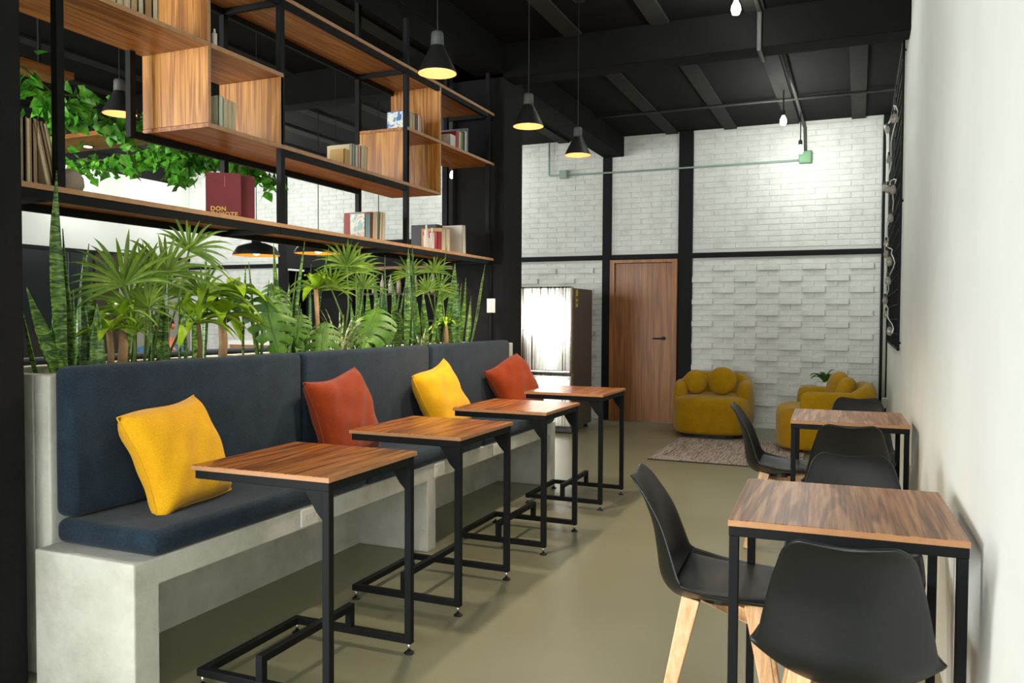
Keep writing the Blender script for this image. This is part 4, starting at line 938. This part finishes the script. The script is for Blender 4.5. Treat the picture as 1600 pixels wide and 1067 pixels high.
# ------------------------------------------------------------------ seated person behind the plants
def make_person():
    V = [(0, 0, .53), (0, .02, .68), (0, 0, .85), (0, -.03, .985), (0, -.055, 1.055), (0, -.085, 1.115), (0, -.105, 1.175), (0, -.095, 1.24)]
    Rr = [(.15, .12), (.135, .10), (.155, .105), (.12, .085), (.048, .048), (.062, .072), (.073, .088), (.052, .066)]
    E_ = [(i, i + 1) for i in range(7)]
    def chain(st, pts, rs):
        p = st
        for q_, r_ in zip(pts, rs): V.append(q_); Rr.append((r_, r_)); E_.append((p, len(V) - 1)); p = len(V) - 1
        return p
    for s in (-1, 1):
        wr = (.055, -.20, 1.02) if s > 0 else (-.10, -.40, .80)
        e = chain(3, [(s * .16, -.03, .965), (s * .235, -.17, .80), wr], [.062, .045, .028])
        d = Vector((.0, .06, .05)) if s > 0 else Vector((.05, -.06, -.01))
        palm = chain(e, [tuple(Vector(wr) + d * .55)], [.026])
        for k in range(4):
            o_ = Vector(((k - 1.5) * .017, 0, 0)); ln = (.8, 1, .95, .75)[k]
            chain(palm, [tuple(Vector(wr) + d * .8 + o_), tuple(Vector(wr) + d * (.8 + .45 * ln) + o_ * 1.1), tuple(Vector(wr) + d * (.8 + .8 * ln) + o_ * 1.1 + Vector((0, .012, 0)))], [.009, .0085, .007])
        chain(palm, [tuple(Vector(wr) + d * .6 + Vector((-s * .03, 0, .0))), tuple(Vector(wr) + d * .95 + Vector((-s * .04, 0, .0)))], [.010, .008])
        chain(0, [(s * .095, -.06, .50), (s * .12, -.42, .52), (s * .12, -.40, .10), (s * .125, -.53, .045)], [.088, .062, .040, .036])
    me = bpy.data.meshes.new('body'); me.from_pydata(V, E_, []); ob = bpy.data.objects.new('person', me); COL.objects.link(ob)
    ob.modifiers.new('k', 'SKIN'); ob.modifiers.new('u', 'SUBSURF').levels = 2
    for i, sv in enumerate(me.skin_vertices[0].data): sv.radius = Rr[i]; sv.use_root = (i == 0)
    dg = bpy.context.evaluated_depsgraph_get(); nm = bpy.data.meshes.new_from_object(ob.evaluated_get(dg)); ob.modifiers.clear(); ob.data = nm
    nm.materials.clear()
    for mt in (plain('denim_blue', '2f567d', .85), plain('skin_tone', 'a8694b', .55), plain('dark_trousers', '23262e', .85)): nm.materials.append(mt)
    for p in nm.polygons:
        c = p.center; p.use_smooth = True
        p.material_index = 1 if c.z > 1.045 or (c.z > 1.0 and c.y < -.17 and abs(c.x) < .12) or (c.y < -.37 and c.z > .74) else (2 if c.z < .60 and c.y < .2 else 0)
    hair = MB().grid(lambda a, c: (lambda th, ph: ((.084 * math.sin(th) * math.cos(ph)), -.085 + .098 * math.sin(th) * math.sin(ph) + .012, 1.195 + .098 * math.cos(th)))(c * 1.75 if math.sin(a * 2 * PI) > -.35 else c * 1.05, a * 2 * PI), 32, 12).build('hair', plain('dark_hair', '17110e', .6), ob, 0, True, .012)
    for s in (-1, 1):
        MB().lathe([(0, -.010), (.010, 0), (0, .010)], 10).build('eye', M['dark_plastic'], ob, smooth=True, loc=(s * .030, -.190, 1.185))
        MB().lathe([(.004, -.024), (.014, -.01), (.014, .012), (.004, .024)], 10).build('ear', nm.materials[1], ob, smooth=True, loc=(s * .078, -.10, 1.18))
    MB().add([(-.011, -.188, 1.155), (.011, -.188, 1.155), (0, -.214, 1.150), (0, -.188, 1.19)], [(0, 2, 1), (0, 3, 2), (1, 2, 3)]).build('nose', nm.materials[1], ob, 0, True)
    MB().box(-.022, .022, -.1905, -.182, 1.124, 1.131).build('mouth', plain('lips', '7c3f35', .5), ob, .002)
    return ob
pp = make_person(); pp.location = (-5.10, 4.86, 0); pp.rotation_euler = (0, 0, .78); tag(pp, 'person in a blue denim shirt sitting behind the palms, hand at the chin', 'person')
o = copy_tree(ch); o.location = (-5.15, 4.91, 0); o.rotation_euler = (0, 0, .78 + PI); tag(o, 'black shell chair under the person in denim', 'chair', 'chairs of the far room')
